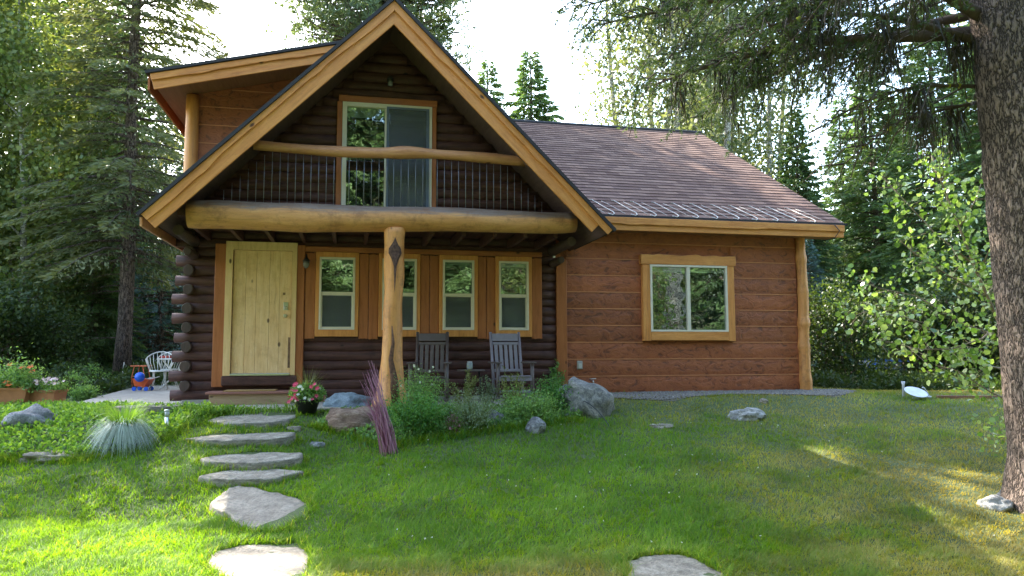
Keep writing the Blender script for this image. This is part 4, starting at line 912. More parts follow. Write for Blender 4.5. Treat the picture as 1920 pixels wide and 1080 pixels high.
# ------------------------------------------------------------ stones
def stone(name, label, cat, px, py, wpx, hpx, m, seed, depth=.8, group=None, Y=None, rough=.22, sub=4, flat=0, tilt=0):
    import bmesh
    x, y = gp(px, py) if Y is None else (X(px, Y), Y)
    wd = wpx*y/F; hh = hpx*y/F; bm = bmesh.new(); bmesh.ops.create_icosphere(bm, subdivisions=sub, radius=1)
    sv = Vector((seed*3.3, seed*1.7, 0))
    for v in bm.verts:
        p = v.co.copy(); q = 1 + rough*1.5*mnoise.noise(p*1.1+sv) + rough*.8*mnoise.noise(p*2.7+sv) + rough*.25*mnoise.noise(p*7+sv)
        c = mnoise.cell(p*1.6+sv); p *= q*(1 + .06*c)
        if flat: p.z = math.copysign(min(abs(p.z), .5 + .12*mnoise.noise(p*2+sv)), p.z)*1.6
        p.z += tilt*p.x
        v.co = Vector((p.x*wd/2, p.y*wd/2*depth, p.z*hh*.72 + hh*.22))
    me = bpy.data.meshes.new(name); bm.to_mesh(me); bm.free(); me.polygons.foreach_set('use_smooth', [sub > 3]*len(me.polygons)); me.materials.append(m)
    o = bpy.data.objects.new(name, me); COL.objects.link(o); yy = y + wd*depth*.35; o.location = (x, yy, Gz(x, y)); o.rotation_euler.z = rng.normal()*.3
    return tag(o, label, cat, group)
stone('boulder', 'pale speckled grey boulder, the largest one, against the left end of the brown wing', 'boulder', 1106, 782, 112, 74, M['stonebig'], 1.3, .8, tilt=-.25)
stone('boulder', 'rusty brown flat-topped boulder beside the bundle of purple twigs', 'boulder', 660, 806, 128, 46, M['rust'], 2, .9, flat=1, Y=10.15)
stone('rock', 'bluish grey low rock between the flower pot and the porch post', 'rock', 645, 768, 96, 32, M['stoneblue'], 3, .7)
stone('rock', 'tan rounded rock tucked behind the bluish one at the log wall', 'rock', 686, 748, 64, 56, M['rust'], 4, .8)
stone('rock', 'bluish rock half hidden in the flower bed under the left rocking chair', 'rock', 782, 760, 66, 26, M['stoneblue'], 5, .8)
stone('rock', 'small pale rock at the foot of the grey-green sage bush', 'rock', 926, 794, 40, 24, M['stone'], 6, .8, sub=3)
stone('rock', 'grey angular rock at the lawn edge below the right rocking chair', 'rock', 1005, 812, 40, 30, M['stone'], 7, .8, sub=3)
stone('rock', 'tiny white rock in the grass in front of the large pale boulder', 'rock', 1068, 784, 20, 11, M['stonewhite'], 8, .8, sub=3)
stone('rock', 'whitish jagged rock lying on the gravel edge below the wing window', 'rock', 1405, 789, 66, 25, M['stonewhite'], 9, .7, sub=3)
stone('rock', 'round tan pebble on the gravel below the wing window', 'rock', 1433, 756, 15, 9, M['slab'], 10, .8, sub=3)
stone('rock', 'white sunlit rock beside the foot of the big spruce trunk', 'rock', 1878, 957, 58, 24, M['stonewhite'], 11, .9)
stone('rock', 'small grey rock just behind the white one by the big spruce trunk', 'rock', 1893, 933, 30, 14, M['stone'], 12, .9)
stone('rock', 'grey peaked rock at the left edge below the terracotta planters', 'rock', 45, 806, 88, 44, M['stone'], 13, .7)
stone('rock', 'sandy flat rock at the bottom left of the bed', 'rock', 85, 866, 110, 18, M['slab'], 14, .5)
stone('rock', 'long flat pale rock behind the clump of silvery grass', 'rock', 262, 784, 130, 26, M['slabgrey'], 15, .5, flat=1)
stone('rock', 'small buff flat stone at the right end of the top stone step', 'rock', 548, 808, 28, 9, M['slab'], 16, .9, flat=1)
stone('rock', 'flat grey stone in the grass right of the stone steps', 'rock', 592, 838, 32, 9, M['stone'], 17, .9, flat=1)
stone('rock', 'flat sunken stone in the lawn right of the large pale boulder', 'rock', 1245, 803, 56, 7, M['slabgrey'], 18, .7, flat=1)
FLAT = []
def flagstone(name, label, cat, pts, zt, th, m, group, seed, tz=0):
    """irregular slab: outline of world (x, y) points, rounded and roughened"""
    n0 = len(pts); out = []
    for i in range(n0):
        a, b = np.array(pts[i]), np.array(pts[(i+1) % n0]); k = 9
        for j in range(k):
            p = a + (b-a)*j/k; out.append(p)
    out = np.array(out)
    for _ in range(4): out = (np.roll(out, 1, 0) + out*2 + np.roll(out, -1, 0))/4
    c = out.mean(0); tz = tz or (Gz(c[0], c[1]+.3)-Gz(c[0], c[1]-.3))/.6; nv = np.array([mnoise.noise(Vector((p[0]*5, p[1]*5, seed))) for p in out])
    out = c + (out-c)*(1+.13*nv+.05*np.array([mnoise.noise(Vector((p[0]*14, p[1]*14, seed+5))) for p in out]))[:, None]; FLAT.append(out); n = len(out); V = []; Fc = []; zt = float(np.percentile([Gz(*p)-tz*(p[1]-c[1]) for p in out], 55 if 'stepping' in name else 82)) + .006
    rings = [(0.999, -th), (1.015, -th*.6), (1.0, -.012), (.985, 0)] + [(q, .0) for q in (.9, .75, .6, .45, .3, .15)]
    for s_, dz in rings:
        for p in out:
            q = c + (p-c)*s_; V.append((q[0]-c[0], q[1]-c[1], dz + (.010*mnoise.noise(Vector((q[0]*3, q[1]*3, seed))) + .005*mnoise.noise(Vector((q[0]*11, q[1]*11, seed))) if dz > -.02 else .01*mnoise.noise(Vector((q[0]*9, q[1]*9, dz*30)))) + tz*(q[1]-c[1])))
    for r in range(len(rings)-1): Fc += [(r*n+i, r*n+(i+1) % n, (r+1)*n+(i+1) % n, (r+1)*n+i) for i in range(n)]
    V.append((0, 0, 0)); Fc += [((len(rings)-1)*n+i, (len(rings)-1)*n+(i+1) % n, len(V)-1) for i in range(n)]
    o = MB().add(V, Fc, True).build(name, m, None, loc=(c[0], c[1], zt)); return tag(o, label, cat, group)
def gpoly(l): return [gp(*q) for q in l]
GS = 'stepping stones in the lawn'
for l, lb, m, sd in [([(392, 958), (415, 935), (448, 914), (480, 922), (540, 930), (580, 942), (566, 968), (535, 990), (500, 997), (470, 996), (425, 978)], 'smooth beige stepping stone, the rounded one nearest the stone steps', M['slab'], 1),
                     ([(378, 1055), (410, 1035), (450, 1022), (520, 1022), (560, 1018), (584, 1045), (578, 1078), (560, 1105), (470, 1110), (420, 1085)], 'beige stepping stone nearest the camera at the bottom left', M['slab'], 2),
                     ([(1172, 1055), (1215, 1046), (1262, 1040), (1310, 1052), (1352, 1076), (1350, 1120), (1260, 1135), (1195, 1120)], 'pink-grey speckled stepping stone cut by the bottom edge of the photo', M['slabgrey'], 3)]:
    P_ = gpoly(l); zz = np.mean([Gz(*p) for p in P_]); flagstone('stepping_stone', lb, 'stepping stone', P_, zz+.022, .09, m, GS, sd)
GT = 'rough stone steps up to the door'
for pts, zt, lb, sd in [([(-3.38, 8.13), (-3.0, 7.98), (-2.55, 8.02), (-2.28, 8.38), (-2.75, 8.5), (-3.2, 8.42)], .30, 'lowest stone step, thin and level with the lawn', 4),
                        ([(-3.58, 8.62), (-3.25, 8.42), (-2.8, 8.40), (-2.45, 8.62), (-2.48, 8.95), (-2.95, 9.0), (-3.4, 8.85)], .43, 'second stone step up, thick with a rough front edge', 5),
                        ([(-4.05, 9.22), (-3.6, 9.08), (-3.1, 9.12), (-2.74, 9.3), (-2.75, 9.62), (-3.2, 9.58), (-3.7, 9.5)], .555, 'third stone step up, long and narrow', 6),
                        ([(-4.1, 9.98), (-3.7, 9.78), (-3.2, 9.80), (-2.98, 10.05), (-2.98, 10.85), (-3.5, 10.75), (-4.0, 10.45)], .665, 'topmost stone step, broad grey slab below the door', 7)]:
    flagstone('stone_step', lb, 'stone step', pts, zt, .19, M['slabgrey'], GT, sd, tz=.07)
# loose gravel
parts = []; n = 9000; tt = rng.uniform(6.3, 11.8, n); dd = rng.random(n)**1.2*(1.35 + .35*np.sin(tt*1.9) - .5*np.maximum(0, tt-10.6)); x = OX+tt*ca+dd*sa; y = OY+tt*sa-dd*ca
base = np.stack([x, y, G(x, y)+.012], 1); r_ = .010+.022*rng.random(n)
oc = np.array([(1, 0, 0), (0, 1, 0), (-1, 0, 0), (0, -1, 0), (0, 0, .7), (0, 0, -.6)]); V = (base[:, None]+oc[None]*r_[:, None, None]*(.7+.6*rng.random((n, 6, 1)))).reshape(-1, 3)
Ft = np.array([(0, 1, 4), (1, 2, 4), (2, 3, 4), (3, 0, 4), (1, 0, 5), (2, 1, 5), (3, 2, 5), (0, 3, 5)]); Fc = (np.arange(n)[:, None, None]*6+Ft[None]).reshape(-1, 3)
o = arr_mesh('gravel', V, Fc, M['pebble']); tag(o, kind='stuff')

# ------------------------------------------------------------ lawn
def inpoly(x, y, P):
    r = np.zeros(len(x), bool); n = len(P); j = n-1
    for i in range(n):
        c = ((P[i][1] > y) != (P[j][1] > y)) & (x < (P[j][0]-P[i][0])*(y-P[i][1])/(P[j][1]-P[i][1]+1e-12)+P[i][0]); r ^= c; j = i
    return r
_g = rng.random((64, 64))
def vn(x, y):
    xi = np.floor(x).astype(int); yi = np.floor(y).astype(int); fx = x-xi; fy = y-yi; fx = fx*fx*(3-2*fx); fy = fy*fy*(3-2*fy)
    g = lambda a, b: _g[a % 64, b % 64]
    return (g(xi, yi)*(1-fx)+g(xi+1, yi)*fx)*(1-fy) + (g(xi, yi+1)*(1-fx)+g(xi+1, yi+1)*fx)*fy
def fbm(x, y): return (vn(x, y) + .5*vn(x*2.1+7, y*2.1) + .25*vn(x*4.3, y*4.3+5) + .125*vn(x*9, y*9+3))/1.875
LB = gpoly([(-150, 880), (0, 866), (60, 862), (150, 866), (240, 850), (330, 815), (350, 790)]) + [(-4.2, 10.6), (-4.5, 11.1), (-7, 11.3), (-9.5, 11.5)]     # left bed
CB = gpoly([(590, 800), (640, 812), (725, 840), (790, 826), (860, 818), (920, 808), (990, 800), (1050, 790), (1090, 790)]) + [HW(6.5, .9)[:2], HW(6.3, 1.6)[:2], HW(2.4, 1.75)[:2]]  # bed before the porch
PATIO = [(p[0], p[1]) for p in poly]
HOUSE = [HW(-.3, -12)[:2], HW(-.3, .05)[:2], HW(11.4, .05)[:2], HW(11.4, -12)[:2]]
def dryness(x, y):
    q = fbm(x*.8+3, y*.8); q2 = fbm(x*2.4, y*2.4+9)
    base = .95*sst(x, 1.2, 4.6)*(1-.55*sst(y, 8.3, 10.5)) + .9*np.exp(-((x-.2)/1.4)**2-((y-5.3)/.6)**2) + .5*np.exp(-((x-2.6)/2.2)**2-((y-12)/1.0)**2) + .5*sst(y, 12.5, 14)*sst(x, 3.5, 5.5)
    return np.clip(base*(.45+1.4*q)*1.0 + (q2-.62)*1.2*(.25+base), 0, 1)*(x > -2.2)
def blades(n, y0, y1, pw, seg, wk, lk):
    u = rng.random(n); y = 1/((1/y0)*(1-u)+(1/y1)*u) if pw else y0+(y1-y0)*u; x = rng.uniform(-1, 1, n)*(y*.73+2.6)
    ok = ~inpoly(x, y, HOUSE) & ~inpoly(x, y, PATIO) & ~inpoly(x, y, LB) & ~inpoly(x, y, CB)
    for P in FLAT: c = P.mean(0); ok &= ~inpoly(x, y, c+(P-c)*.97)
    t, d = toH(x, y); gr = (t > 6.2) & (t < 11.9) & (d < 1.35+.35*np.sin(t*1.9)-.5*np.maximum(0, t-10.6)); ok &= ~(gr & (rng.random(n) > .10 + .25*np.clip(d-.6, 0, 1)))
    ok &= ~((np.hypot(x-bx, y-by) < .42)) & (y < 19) & ~((x < -5) & (y > 11.2))
    dv = dryness(x, y); ok &= rng.random(n) > dv*.45 - .05
    x, y, dv = x[ok], y[ok], dv[ok]; n = len(x); base = np.stack([x, y, G(x, y)-.004], 1)
    tf = fbm(x*3.3, y*3.3); az = rng.random(n)*6.28 ; az = np.where(rng.random(n) < .5, tf*12, az); th = .25+.65*rng.random(n)
    D = np.stack([np.cos(az)*np.sin(th), np.sin(az)*np.sin(th), np.cos(th)], 1); L = lk*(.028+.048*rng.random(n))*(.45+1.15*tf)*(1-.45*dv); W = wk*(.7+.6*rng.random(n))*(y/6)**.75
    rv = np.clip(.35*rng.random(n)+.9*(fbm(x*1.7+5, y*1.7)-.25), 0, 1)
    V, Fc, r = strands(base, D, L, W, .5+.9*rng.random(n), seg, rv); dd_ = np.clip(dv*1.1 + (rng.random(n) < .04+.25*dv)*.6, 0, 1)
    return V, Fc, r, np.repeat(dd_, 2*(seg+1))
A = blades(600000, 4.7, 19, True, 2, .0062, 1.25)
o = arr_mesh('lawn', A[0], A[1], M['grass'], None, A[2]); a_ = o.data.attributes.new('dry', 'FLOAT', 'POINT'); a_.data.foreach_set('value', A[3].astype(np.float32)); tag(o, kind='stuff')
# longer tufts hugging stones, steps and bed edges
pts = []
for P in FLAT:
    k = 700 if len(pts) < 3 else 420; i = rng.integers(0, len(P), k); c = P.mean(0); q = c + (P[i]-c)*(1.02+.10*rng.random((k, 1))) + rng.normal(size=(k, 2))*.015; pts.append(q)
for P in (LB[:7], CB[:9]):
    P = np.array(P)
    for i in range(len(P)-1): k = 700; f = rng.random((k, 1)); pts.append(P[i]*(1-f)+P[i+1]*f + rng.normal(size=(k, 2))*.05)
q = np.concatenate(pts); n = len(q); z = G(q[:, 0], q[:, 1]); az = rng.random(n)*6.28; th = .2+.6*rng.random(n)
V, Fc, r = strands(np.stack([q[:, 0], q[:, 1], z-.005], 1), np.stack([np.cos(az)*np.sin(th), np.sin(az)*np.sin(th), np.cos(th)], 1), .06+.08*rng.random(n), .008, .9, 3)
o = arr_mesh('long_grass', V, Fc, M['grass'], None, r); a_ = o.data.attributes.new('dry', 'FLOAT', 'POINT'); a_.data.foreach_set('value', np.repeat((rng.random(n) < .2)*.5, 8).astype(np.float32)); tag(o, kind='stuff')
# clover: white heads and round leaves in patches
n = 110; x = rng.uniform(-1.5, 4.5, n); y = rng.uniform(6, 11, n); ok = (fbm(x*1.2, y*1.2) > .5) & ~inpoly(x, y, CB); x, y = x[ok], y[ok]; n = len(x)
P_ = np.repeat(np.stack([x, y, G(x, y)+.055], 1), 7, 0); V, Fc, r = diamonds(P_, rvec(len(P_)), .011, .007); o = arr_mesh('clover_flowers', V, Fc, M['petalwhite'], None, r); tag(o, kind='stuff')

# ------------------------------------------------------------ bed cover (mass of small leaves)
def cover(P, n, h, leaf, m, name, strap=0, hf=None, lw_=.7):
    P = np.array(P); x = rng.uniform(P[:, 0].min(), P[:, 0].max(), n); y = rng.uniform(P[:, 1].min(), P[:, 1].max(), n); ok = inpoly(x, y, P) & ~inpoly(x, y, PATIO)
    for Q in FLAT: ok &= ~inpoly(x, y, Q)
    hb_ = (.25+.9*fbm(x*2.2, y*2.2)); 
    if hf is not None: hb_ = hb_*hf(x, y)
    ok &= hb_ > .3; x, y, hb_ = x[ok], y[ok], hb_[ok]; n = len(x); z = G(x, y)+h*hb_*rng.random(n)**.7
    L = leaf*(.6+.8*rng.random(n)); V, Fc, r = diamonds(np.stack([x, y, z], 1), unit(rng.normal(size=(n, 3))+np.array([0, -.25, .45])), L, L*lw_)
    o = arr_mesh(name, V, Fc, m, None, r); tag(o, kind='stuff'); return x, y
bare = lambda x, y: np.where(np.hypot((x+5.7)/.45, (y-8.95)/.22) < 1, .1, 1)
cover(LB, 34000, .18, .045, M['cover'], 'bed_ground_cover')
SE = [HW(.0, 1.95)[:2], HW(1.9, 1.98)[:2], HW(1.9, 1.66)[:2], HW(-.1, 1.66)[:2], (-6.0, 11.0), (-6.0, 10.7), (-5.0, 10.5)]
cover(SE, 9000, .12, .05, M['cover'], 'patio_edge_cover')
cover(CB, 30000, .15, .040, M['herb'], 'porch_bed_cover')
def straps(pts2, n, L, m, name, W=.012):
    pts2 = np.array(pts2); k = len(pts2)-1; i = rng.integers(0, k, n); f = rng.random((n, 1)); q = pts2[i]*(1-f)+pts2[i+1]*f + rng.normal(size=(n, 2))*.09
    az = rng.random(n)*6.28; th = .15+.7*rng.random(n); V, Fc, r = strands(np.stack([q[:, 0], q[:, 1], G(q[:, 0], q[:, 1])], 1), np.stack([np.cos(az)*np.sin(th), np.sin(az)*np.sin(th), np.cos(th)], 1), L*(.5+.8*rng.random(n)), W, 1.3, 4)
    o = arr_mesh(name, V, Fc, m, None, r); tag(o, kind='stuff')
straps([HW(1.95, 1.8)[:2], HW(.6, 1.85)[:2], HW(-.3, 1.9)[:2], (-5.3, 10.6), (-6.2, 10.6), (-7.5, 10.8)], 1500, .24, M['cover'], 'daylily_edging')
straps([(-4.3, 9.7), (-4.35, 10.0), (-4.2, 10.4)], 350, .22, M['cover'], 'grassy_edging')
straps(CB[1:8], 900, .16, M['herbdark'], 'bed_edge_grass', .009)

# ------------------------------------------------------------ single plants
def herb(name, label, cat, px, py, wpx, hpx, m, n=1400, leaf=.03, stems=16, dense=True, flowers=None, group=None, Y=None, lr=.45, top=0):
    x, y = gp(px, py) if Y is None else (X(px, Y), Y); wd = wpx*y/F; h = hpx*y/F; y2 = y+wd*.25; o = empty(name, (x, y2, Gz(x, y2))); tag(o, label, cat, group)
    st = MB(); tips = []
    for k in range(stems):
        az = rng.random()*6.28; rr = wd*.5*(rng.random()**.6); hh = h*(.65+.4*rng.random())*(1-.35*(rr/(wd*.5))**2); e = np.array([math.cos(az)*rr, math.sin(az)*rr*.8, hh]); b_ = e*np.array([.25, .25, 0])
        st.tube([tuple(b_), tuple((b_+e)/2 + np.array([0, 0, .08*h])), tuple(e)], [.005, .004, .002], 4, caps=False); tips.append((b_, e))
    i = rng.integers(0, stems, n); f = rng.random(n)**(.6 if dense else .8); B = np.array([t[0] for t in tips])[i]; E_ = np.array([t[1] for t in tips])[i]
    mid = (B+E_)/2+np.array([0, 0, .08*h]); P_ = B*((1-f)**2)[:, None] + 2*mid*(f*(1-f))[:, None] + E_*(f*f)[:, None] + rng.normal(size=(n, 3))*(.055 if dense else .02)*np.array([1, 1, .6])*wd/.5
    L = leaf*1.3*(.6+.8*rng.random(n))*(1.2-.5*f); V, Fc, r = diamonds(P_, unit(rng.normal(size=(n, 3))+np.array([0, -.1, .4])), L, L*lr)
    st.build('stems', M['strap'], o); arr_mesh('leaves', V, Fc, m, o, r)
    if flowers:
        fm, fr, fn = flowers
        for k in range(fn):
            b_, e = tips[k % stems]; p = e + np.array([rng.normal()*.03, -abs(rng.normal())*.04, .02+.05*rng.random()]); blossom(o, p, fr, fm, head=True)
    return o
FL = {}
def blossom(parent, p, r, m, head=False, tilt=None):
    key = (m.name, head)
    if key not in FL:
        if head: n = 46; D = rvec(n); V, Fc, q = diamonds(D*.25, D, .8, .45, rnd=None)
        else:
            V = []; Fc = []; 
            for k in range(5):
                a = k*PI*.4; c0, s0 = math.cos(a), math.sin(a); c1, s1 = math.cos(a+.62), math.sin(a+.62); c2, s2 = math.cos(a-.62), math.sin(a-.62); cm = len(V)
                V += [(0, 0, -.25), (.62*c2, .62*s2, .05), (1.02*c0*.98, 1.02*s0*.98, .12), (.62*c1, .62*s1, .05)]; Fc.append((cm, cm+1, cm+2, cm+3))
            V = np.array(V); Fc = np.array(Fc); q = np.repeat(rng.random(5), 4)
        o = arr_mesh('flower', V, Fc, m, parent, q); FL[key] = o.data
    else: o = bpy.data.objects.new('flower', FL[key]); COL.objects.link(o); o.parent = parent
    o.location = tuple(p); o.scale = (r, r, r); o.rotation_euler = tilt or (PI/2-.5+rng.normal()*.35, rng.normal()*.2, rng.normal()*.5); return o
GP = 'perennials in the porch bed'
herb('perennial_plant', 'rounded dark green small-leaved perennial right of the purple twigs', 'plant', 775, 826, 112, 88, M['herbdark'], 4200, .032, 40, group=GP)
herb('perennial_plant', 'tall light green ferny plant with cream button flowers right of the porch post', 'plant', 782, 786, 100, 96, M['herb'], 3800, .026, 34, flowers=(M['petalwhite'], .018, 9), group=GP)
herb('perennial_plant', 'very tall feathery plant in front of the left rocking chair', 'plant', 765, 752, 75, 75, M['herb'], 2600, .024, 22, flowers=(M['petalwhite'], .016, 3), group=GP)
herb('sage_bush', 'grey-green rounded sage bush in the middle of the porch bed', 'bush', 887, 817, 108, 74, M['sage'], 3200, .022, 46, group=GP)
herb('perennial_plant', 'yellow-green upright stems in front of the small round table', 'plant', 866, 768, 60, 80, M['strap'], 900, .032, 12, False, group=GP)
herb('perennial_plant', 'loose olive stems between the table and the right rocking chair', 'plant', 915, 768, 56, 74, M['sage'], 700, .030, 11, False, group=GP)
herb('perennial_plant', 'olive upright plant in front of the seat of the right rocking chair', 'plant', 960, 770, 74, 80, M['strap'], 1100, .030, 14, False, group=GP)
herb('perennial_plant', 'broad green plant spreading below the right rocking chair', 'plant', 990, 800, 116, 66, M['herb'], 2600, .036, 30, group=GP)
herb('perennial_plant', 'green leafy plant leaning against the left side of the large pale boulder', 'plant', 1035, 784, 96, 72, M['herbdark'], 2300, .034, 26, group=GP)
herb('perennial_plant', 'tall stalky plant with broad leaves in front of the red corner trim', 'plant', 1050, 748, 40, 74, M['herb'], 240, .055, 7, False, lr=.7, group=GP)
herb('perennial_plant', 'dark stalks rising in front of the logs left of the red corner trim', 'plant', 1012, 748, 40, 62, M['herbdark'], 300, .03, 9, False, group=GP)
herb('perennial_plant', 'pale olive upright herb between the flower pot and the tan rock', 'plant', 655, 756, 34, 58, M['sage'], 900, .026, 10, False, group=GP)
herb('perennial_plant', 'olive ferny plant at the foot of the porch post', 'plant', 705, 756, 62, 52, M['sage'], 1500, .024, 22, flowers=(M['petalwhite'], .014, 3), group=GP)
herb('perennial_plant', 'low green plant between the sage bush and the dark green perennial', 'plant', 838, 806, 50, 50, M['herb'], 1000, .034, 16, group=GP)
herb('perennial_plant', 'brown dried stalks at the left foot of the sage bush', 'plant', 848, 820, 46, 42, M['twigs'], 160, .03, 26, False, group=GP)
GL = 'plants beyond the patio'
for px, Y, w_, h_, lb in [(135, 15.2, 60, 46, 'light green weedy plant just right of the pale pink planter'), (165, 16.8, 60, 50, 'tall weedy plant with dark seed heads beyond the patio'), (195, 18.5, 50, 30, 'low green plant left of the bare spruce trunk'), (120, 17.5, 70, 55, 'tall light green plant at the edge of the trees'), (155, 13.6, 60, 26, 'low green plant against the patio edge')]:
    herb('garden_plant', lb, 'plant', px, 0, w_, h_, M['herb'], 1500, .045, 16, group=GL, Y=Y)
# silvery ornamental grass
x, y = gp(205, 856); y += .3; z = Gz(x, y); o = empty('ornamental_grass', (x, y, z)); o.scale = (.85, .85, .95); tag(o, 'mound of silvery blue grass with drooping blades at the lawn edge', 'ornamental grass')
n = 1700; az = rng.random(n)*6.28; th = .15+.95*rng.random(n); b_ = np.stack([np.cos(az)*.16*rng.random(n), np.sin(az)*.13*rng.random(n), .10+.12*rng.random(n)], 1)
V, Fc, r = strands(b_, np.stack([np.cos(az)*np.sin(th), np.sin(az)*np.sin(th), np.cos(th)], 1), .22+.44*rng.random(n)**.8, .0085, 2.5+4.5*rng.random(n), 8); arr_mesh('blades', V, Fc, M['bluegrass'], o, r)
n = 360; az = rng.random(n)*6.28; th = .15+.5*rng.random(n); V, Fc, r = strands(np.stack([np.cos(az)*.12, np.sin(az)*.1, np.full(n, .2)], 1), np.stack([np.cos(az)*np.sin(th), np.sin(az)*np.sin(th), np.cos(th)], 1), .28+.2*rng.random(n), .009, .8, 4); arr_mesh('young_blades', V, Fc, M['cover'], o, r)
MB().lathe((0, 0, -.05), [(.22, 0), (.2, .14), (.12, .24), (0, .27)], 14).build('crown_mound', M['soil'], o)
# bundle of purple-red twigs leaning to the left
x, y = gp(730, 850); o = empty('twig_bundle', (x, y, Gz(x, y))); tag(o, 'leaning bundle of thin purple-red twigs stuck in the lawn edge', 'twig bundle'); y_ = y
n = 95; a = rng.normal(size=(n, 2)); b_ = np.stack([a[:, 0]*.04, a[:, 1]*.05, np.full(n, -.02)], 1); top = np.stack([-.23 + .065*rng.normal(size=n), .10+.08*rng.normal(size=n), .48+.66*rng.random(n)**1.3], 1); kn_ = np.stack([-.035+b_[:, 0]*1.0+.06*rng.normal(size=n), b_[:, 1], np.full(n, .36)], 1)
tb = []; 
for w0 in (0,):
    s_ = np.linspace(0, 1, 7); P_ = [b_*(1-q)**2 + 2*kn_*q*(1-q) + top*q*q for q in s_]; rows = []; W_ = .0065
    for j, p in enumerate(P_):
        for k in range(3): rows.append(p + np.array([math.cos(k*2.094), math.sin(k*2.094), 0])*W_*(1-.6*s_[j]))
    V = np.stack(rows, 1).reshape(-1, 3); i0 = np.arange(n)[:, None]*21; Fc = np.concatenate([i0+np.array([[3*j+k, 3*j+(k+1) % 3, 3*j+3+(k+1) % 3, 3*j+3+k]]) for j in range(6) for k in range(3)])
arr_mesh('twigs', V, Fc, M['twigs'], o, np.repeat(rng.random(n), 21))
n = 12; b_ = np.stack([.03*rng.normal(size=n), .04*rng.normal(size=n), np.zeros(n)], 1); az = PI+rng.normal(size=n)*.5; th = .5+.25*rng.normal(size=n); V, Fc, r = strands(b_, np.stack([np.cos(az)*np.sin(th), .2*np.sin(az), np.cos(th)], 1), .3+.4*rng.random(n), .008, .2, 4); arr_mesh('stray_twigs', V, Fc, M['twigs'], o, r)
# arched garden wire near the boulder
q = [gp(1062, 770), gp(1146, 806)]; a, b_ = np.array([*q[0], Gz(*q[0])]), np.array([*q[1], Gz(*q[1])])
o = MB().tube([tuple(a + (b_-a)*f + np.array([0, 0, .22*math.sin(PI*min(1, f*.93+.07))**.8 + .05*(1-f)])) for f in np.linspace(0, 1, 16)], .006, 6).build('drip_tube', M['black']); tag(o, 'thin black irrigation tube arching over the grass before the large pale boulder', 'tube')

# ------------------------------------------------------------ pots
def flowerpot():
    x, y = gp(572, 778); y += .1; z = Gz(x, y)+.01; o = empty('flower_pot', (x, y, z)); tag(o, 'black pot overflowing with pink and cream petunias right of the door step', 'flower pot')
    MB().lathe((0, 0, 0), [(0, .0), (.12, 0), (.17, .17), (.185, .175), (.185, .2), (.165, .2), (.15, .16), (0, .16)], 24).build('pot', M['black'], o)
    n = 2400; D = unit(rng.normal(size=(n, 3))*np.array([1, .9, .6])+np.array([0, 0, .25])); P_ = D*np.array([.25, .22, .17])*(.4+.6*rng.random((n, 1)))+np.array([0, 0, .25]); P_[:, 2] = np.maximum(P_[:, 2], .1+.1*rng.random(n)); V, Fc, r = diamonds(P_, unit(D+rng.normal(size=(n, 3))*.7), .045, .022); arr_mesh('leaves', V, Fc, M['herb'], o, r)
    n = 60; az = rng.random(n)*6.28; th = .1+.7*rng.random(n); V, Fc, r = strands(np.tile([[0, 0, .25]], (n, 1))+rng.normal(size=(n, 3))*.02, np.stack([np.cos(az)*np.sin(th), np.sin(az)*np.sin(th), np.cos(th)], 1), .3+.18*rng.random(n), .009, .35, 5); arr_mesh('spike_leaves', V, Fc, M['strap'], o, r)
    for k in range(34):
        a = -PI/2+rng.normal()*1.0; e = rng.random(); p = np.array([math.cos(a)*.25, math.sin(a)*.22, .16+.26*e]); m_ = M['petalpink'] if (abs(math.cos(a)) > .45 or e < .4) and rng.random() < .8 else M['petalwhite']
        blossom(o, p*np.array([1.05*(1-.3*e), 1.05, 1]), .034 if m_ is M['petalpink'] else .026, m_)
flowerpot()
def trough(name, label, x, y, z, L, W_, H_, rz=0):
    o = empty(name, (x, y, z), rz); tag(o, label, 'planter', 'terracotta planters at the patio edge'); mb = MB(); t = .03
    b0, b1 = .86, 1.0
    def ring(s, z_, ins=0): return [(-L/2*s+ins, -W_/2*s+ins, z_), (L/2*s-ins, -W_/2*s+ins, z_), (L/2*s-ins, W_/2*s-ins, z_), (-L/2*s+ins, W_/2*s-ins, z_)]
    R4 = [ring(b0, 0), ring(.98, H_*.86), ring(1.02, H_*.86), ring(1.04, H_), ring(1.04, H_, .03), ring(1.0, H_*.85, .03)]
    vs = sum(R4, []); fs = [(3, 2, 1, 0)] + [(i*4+k, i*4+(k+1) % 4, i*4+4+(k+1) % 4, i*4+4+k) for i in range(5) for k in range(4)] + [(20, 21, 22, 23)]
    mb.add(vs, fs).build('trough', M['terracotta'], o, bevel=.012); return o
p1 = trough('planter', 'long terracotta trough at the left edge filled with orange flowers', X(20, 11.5), 11.5, .80, .78, .34, .29, .05)
p2 = trough('planter', 'smaller terracotta trough with pale pink flowers beside the long one', X(95, 11.6), 11.6, .80, .46, .30, .25, -.08)
n = 3800; P_ = np.stack([rng.uniform(-.42, .45, n), rng.normal(size=n)*.12, .27+np.abs(rng.normal(size=n))*.16], 1); P_[:, 2] += .07*np.sin(P_[:, 0]*9); V, Fc, r = diamonds(P_, unit(rng.normal(size=(n, 3))+np.array([0, 0, .5])), .055, .02); arr_mesh('leaves', V, Fc, M['herb'], p1, r)
for p in [(-.28, -.1, .55), (.02, 0, .60), (.24, -.05, .56), (.36, -.05, .57), (.10, -.16, .36), (-.30, -.2, .36), (-.38, -.18, .30), (.17, -.2, .32), (-.1, -.2, .42), (.33, .05, .5)]: blossom(p1, np.array(p)*np.array([1, 1.2, 1.06]), .055, M['petalorange'], tilt=(.5+rng.normal()*.3, 0, 0))
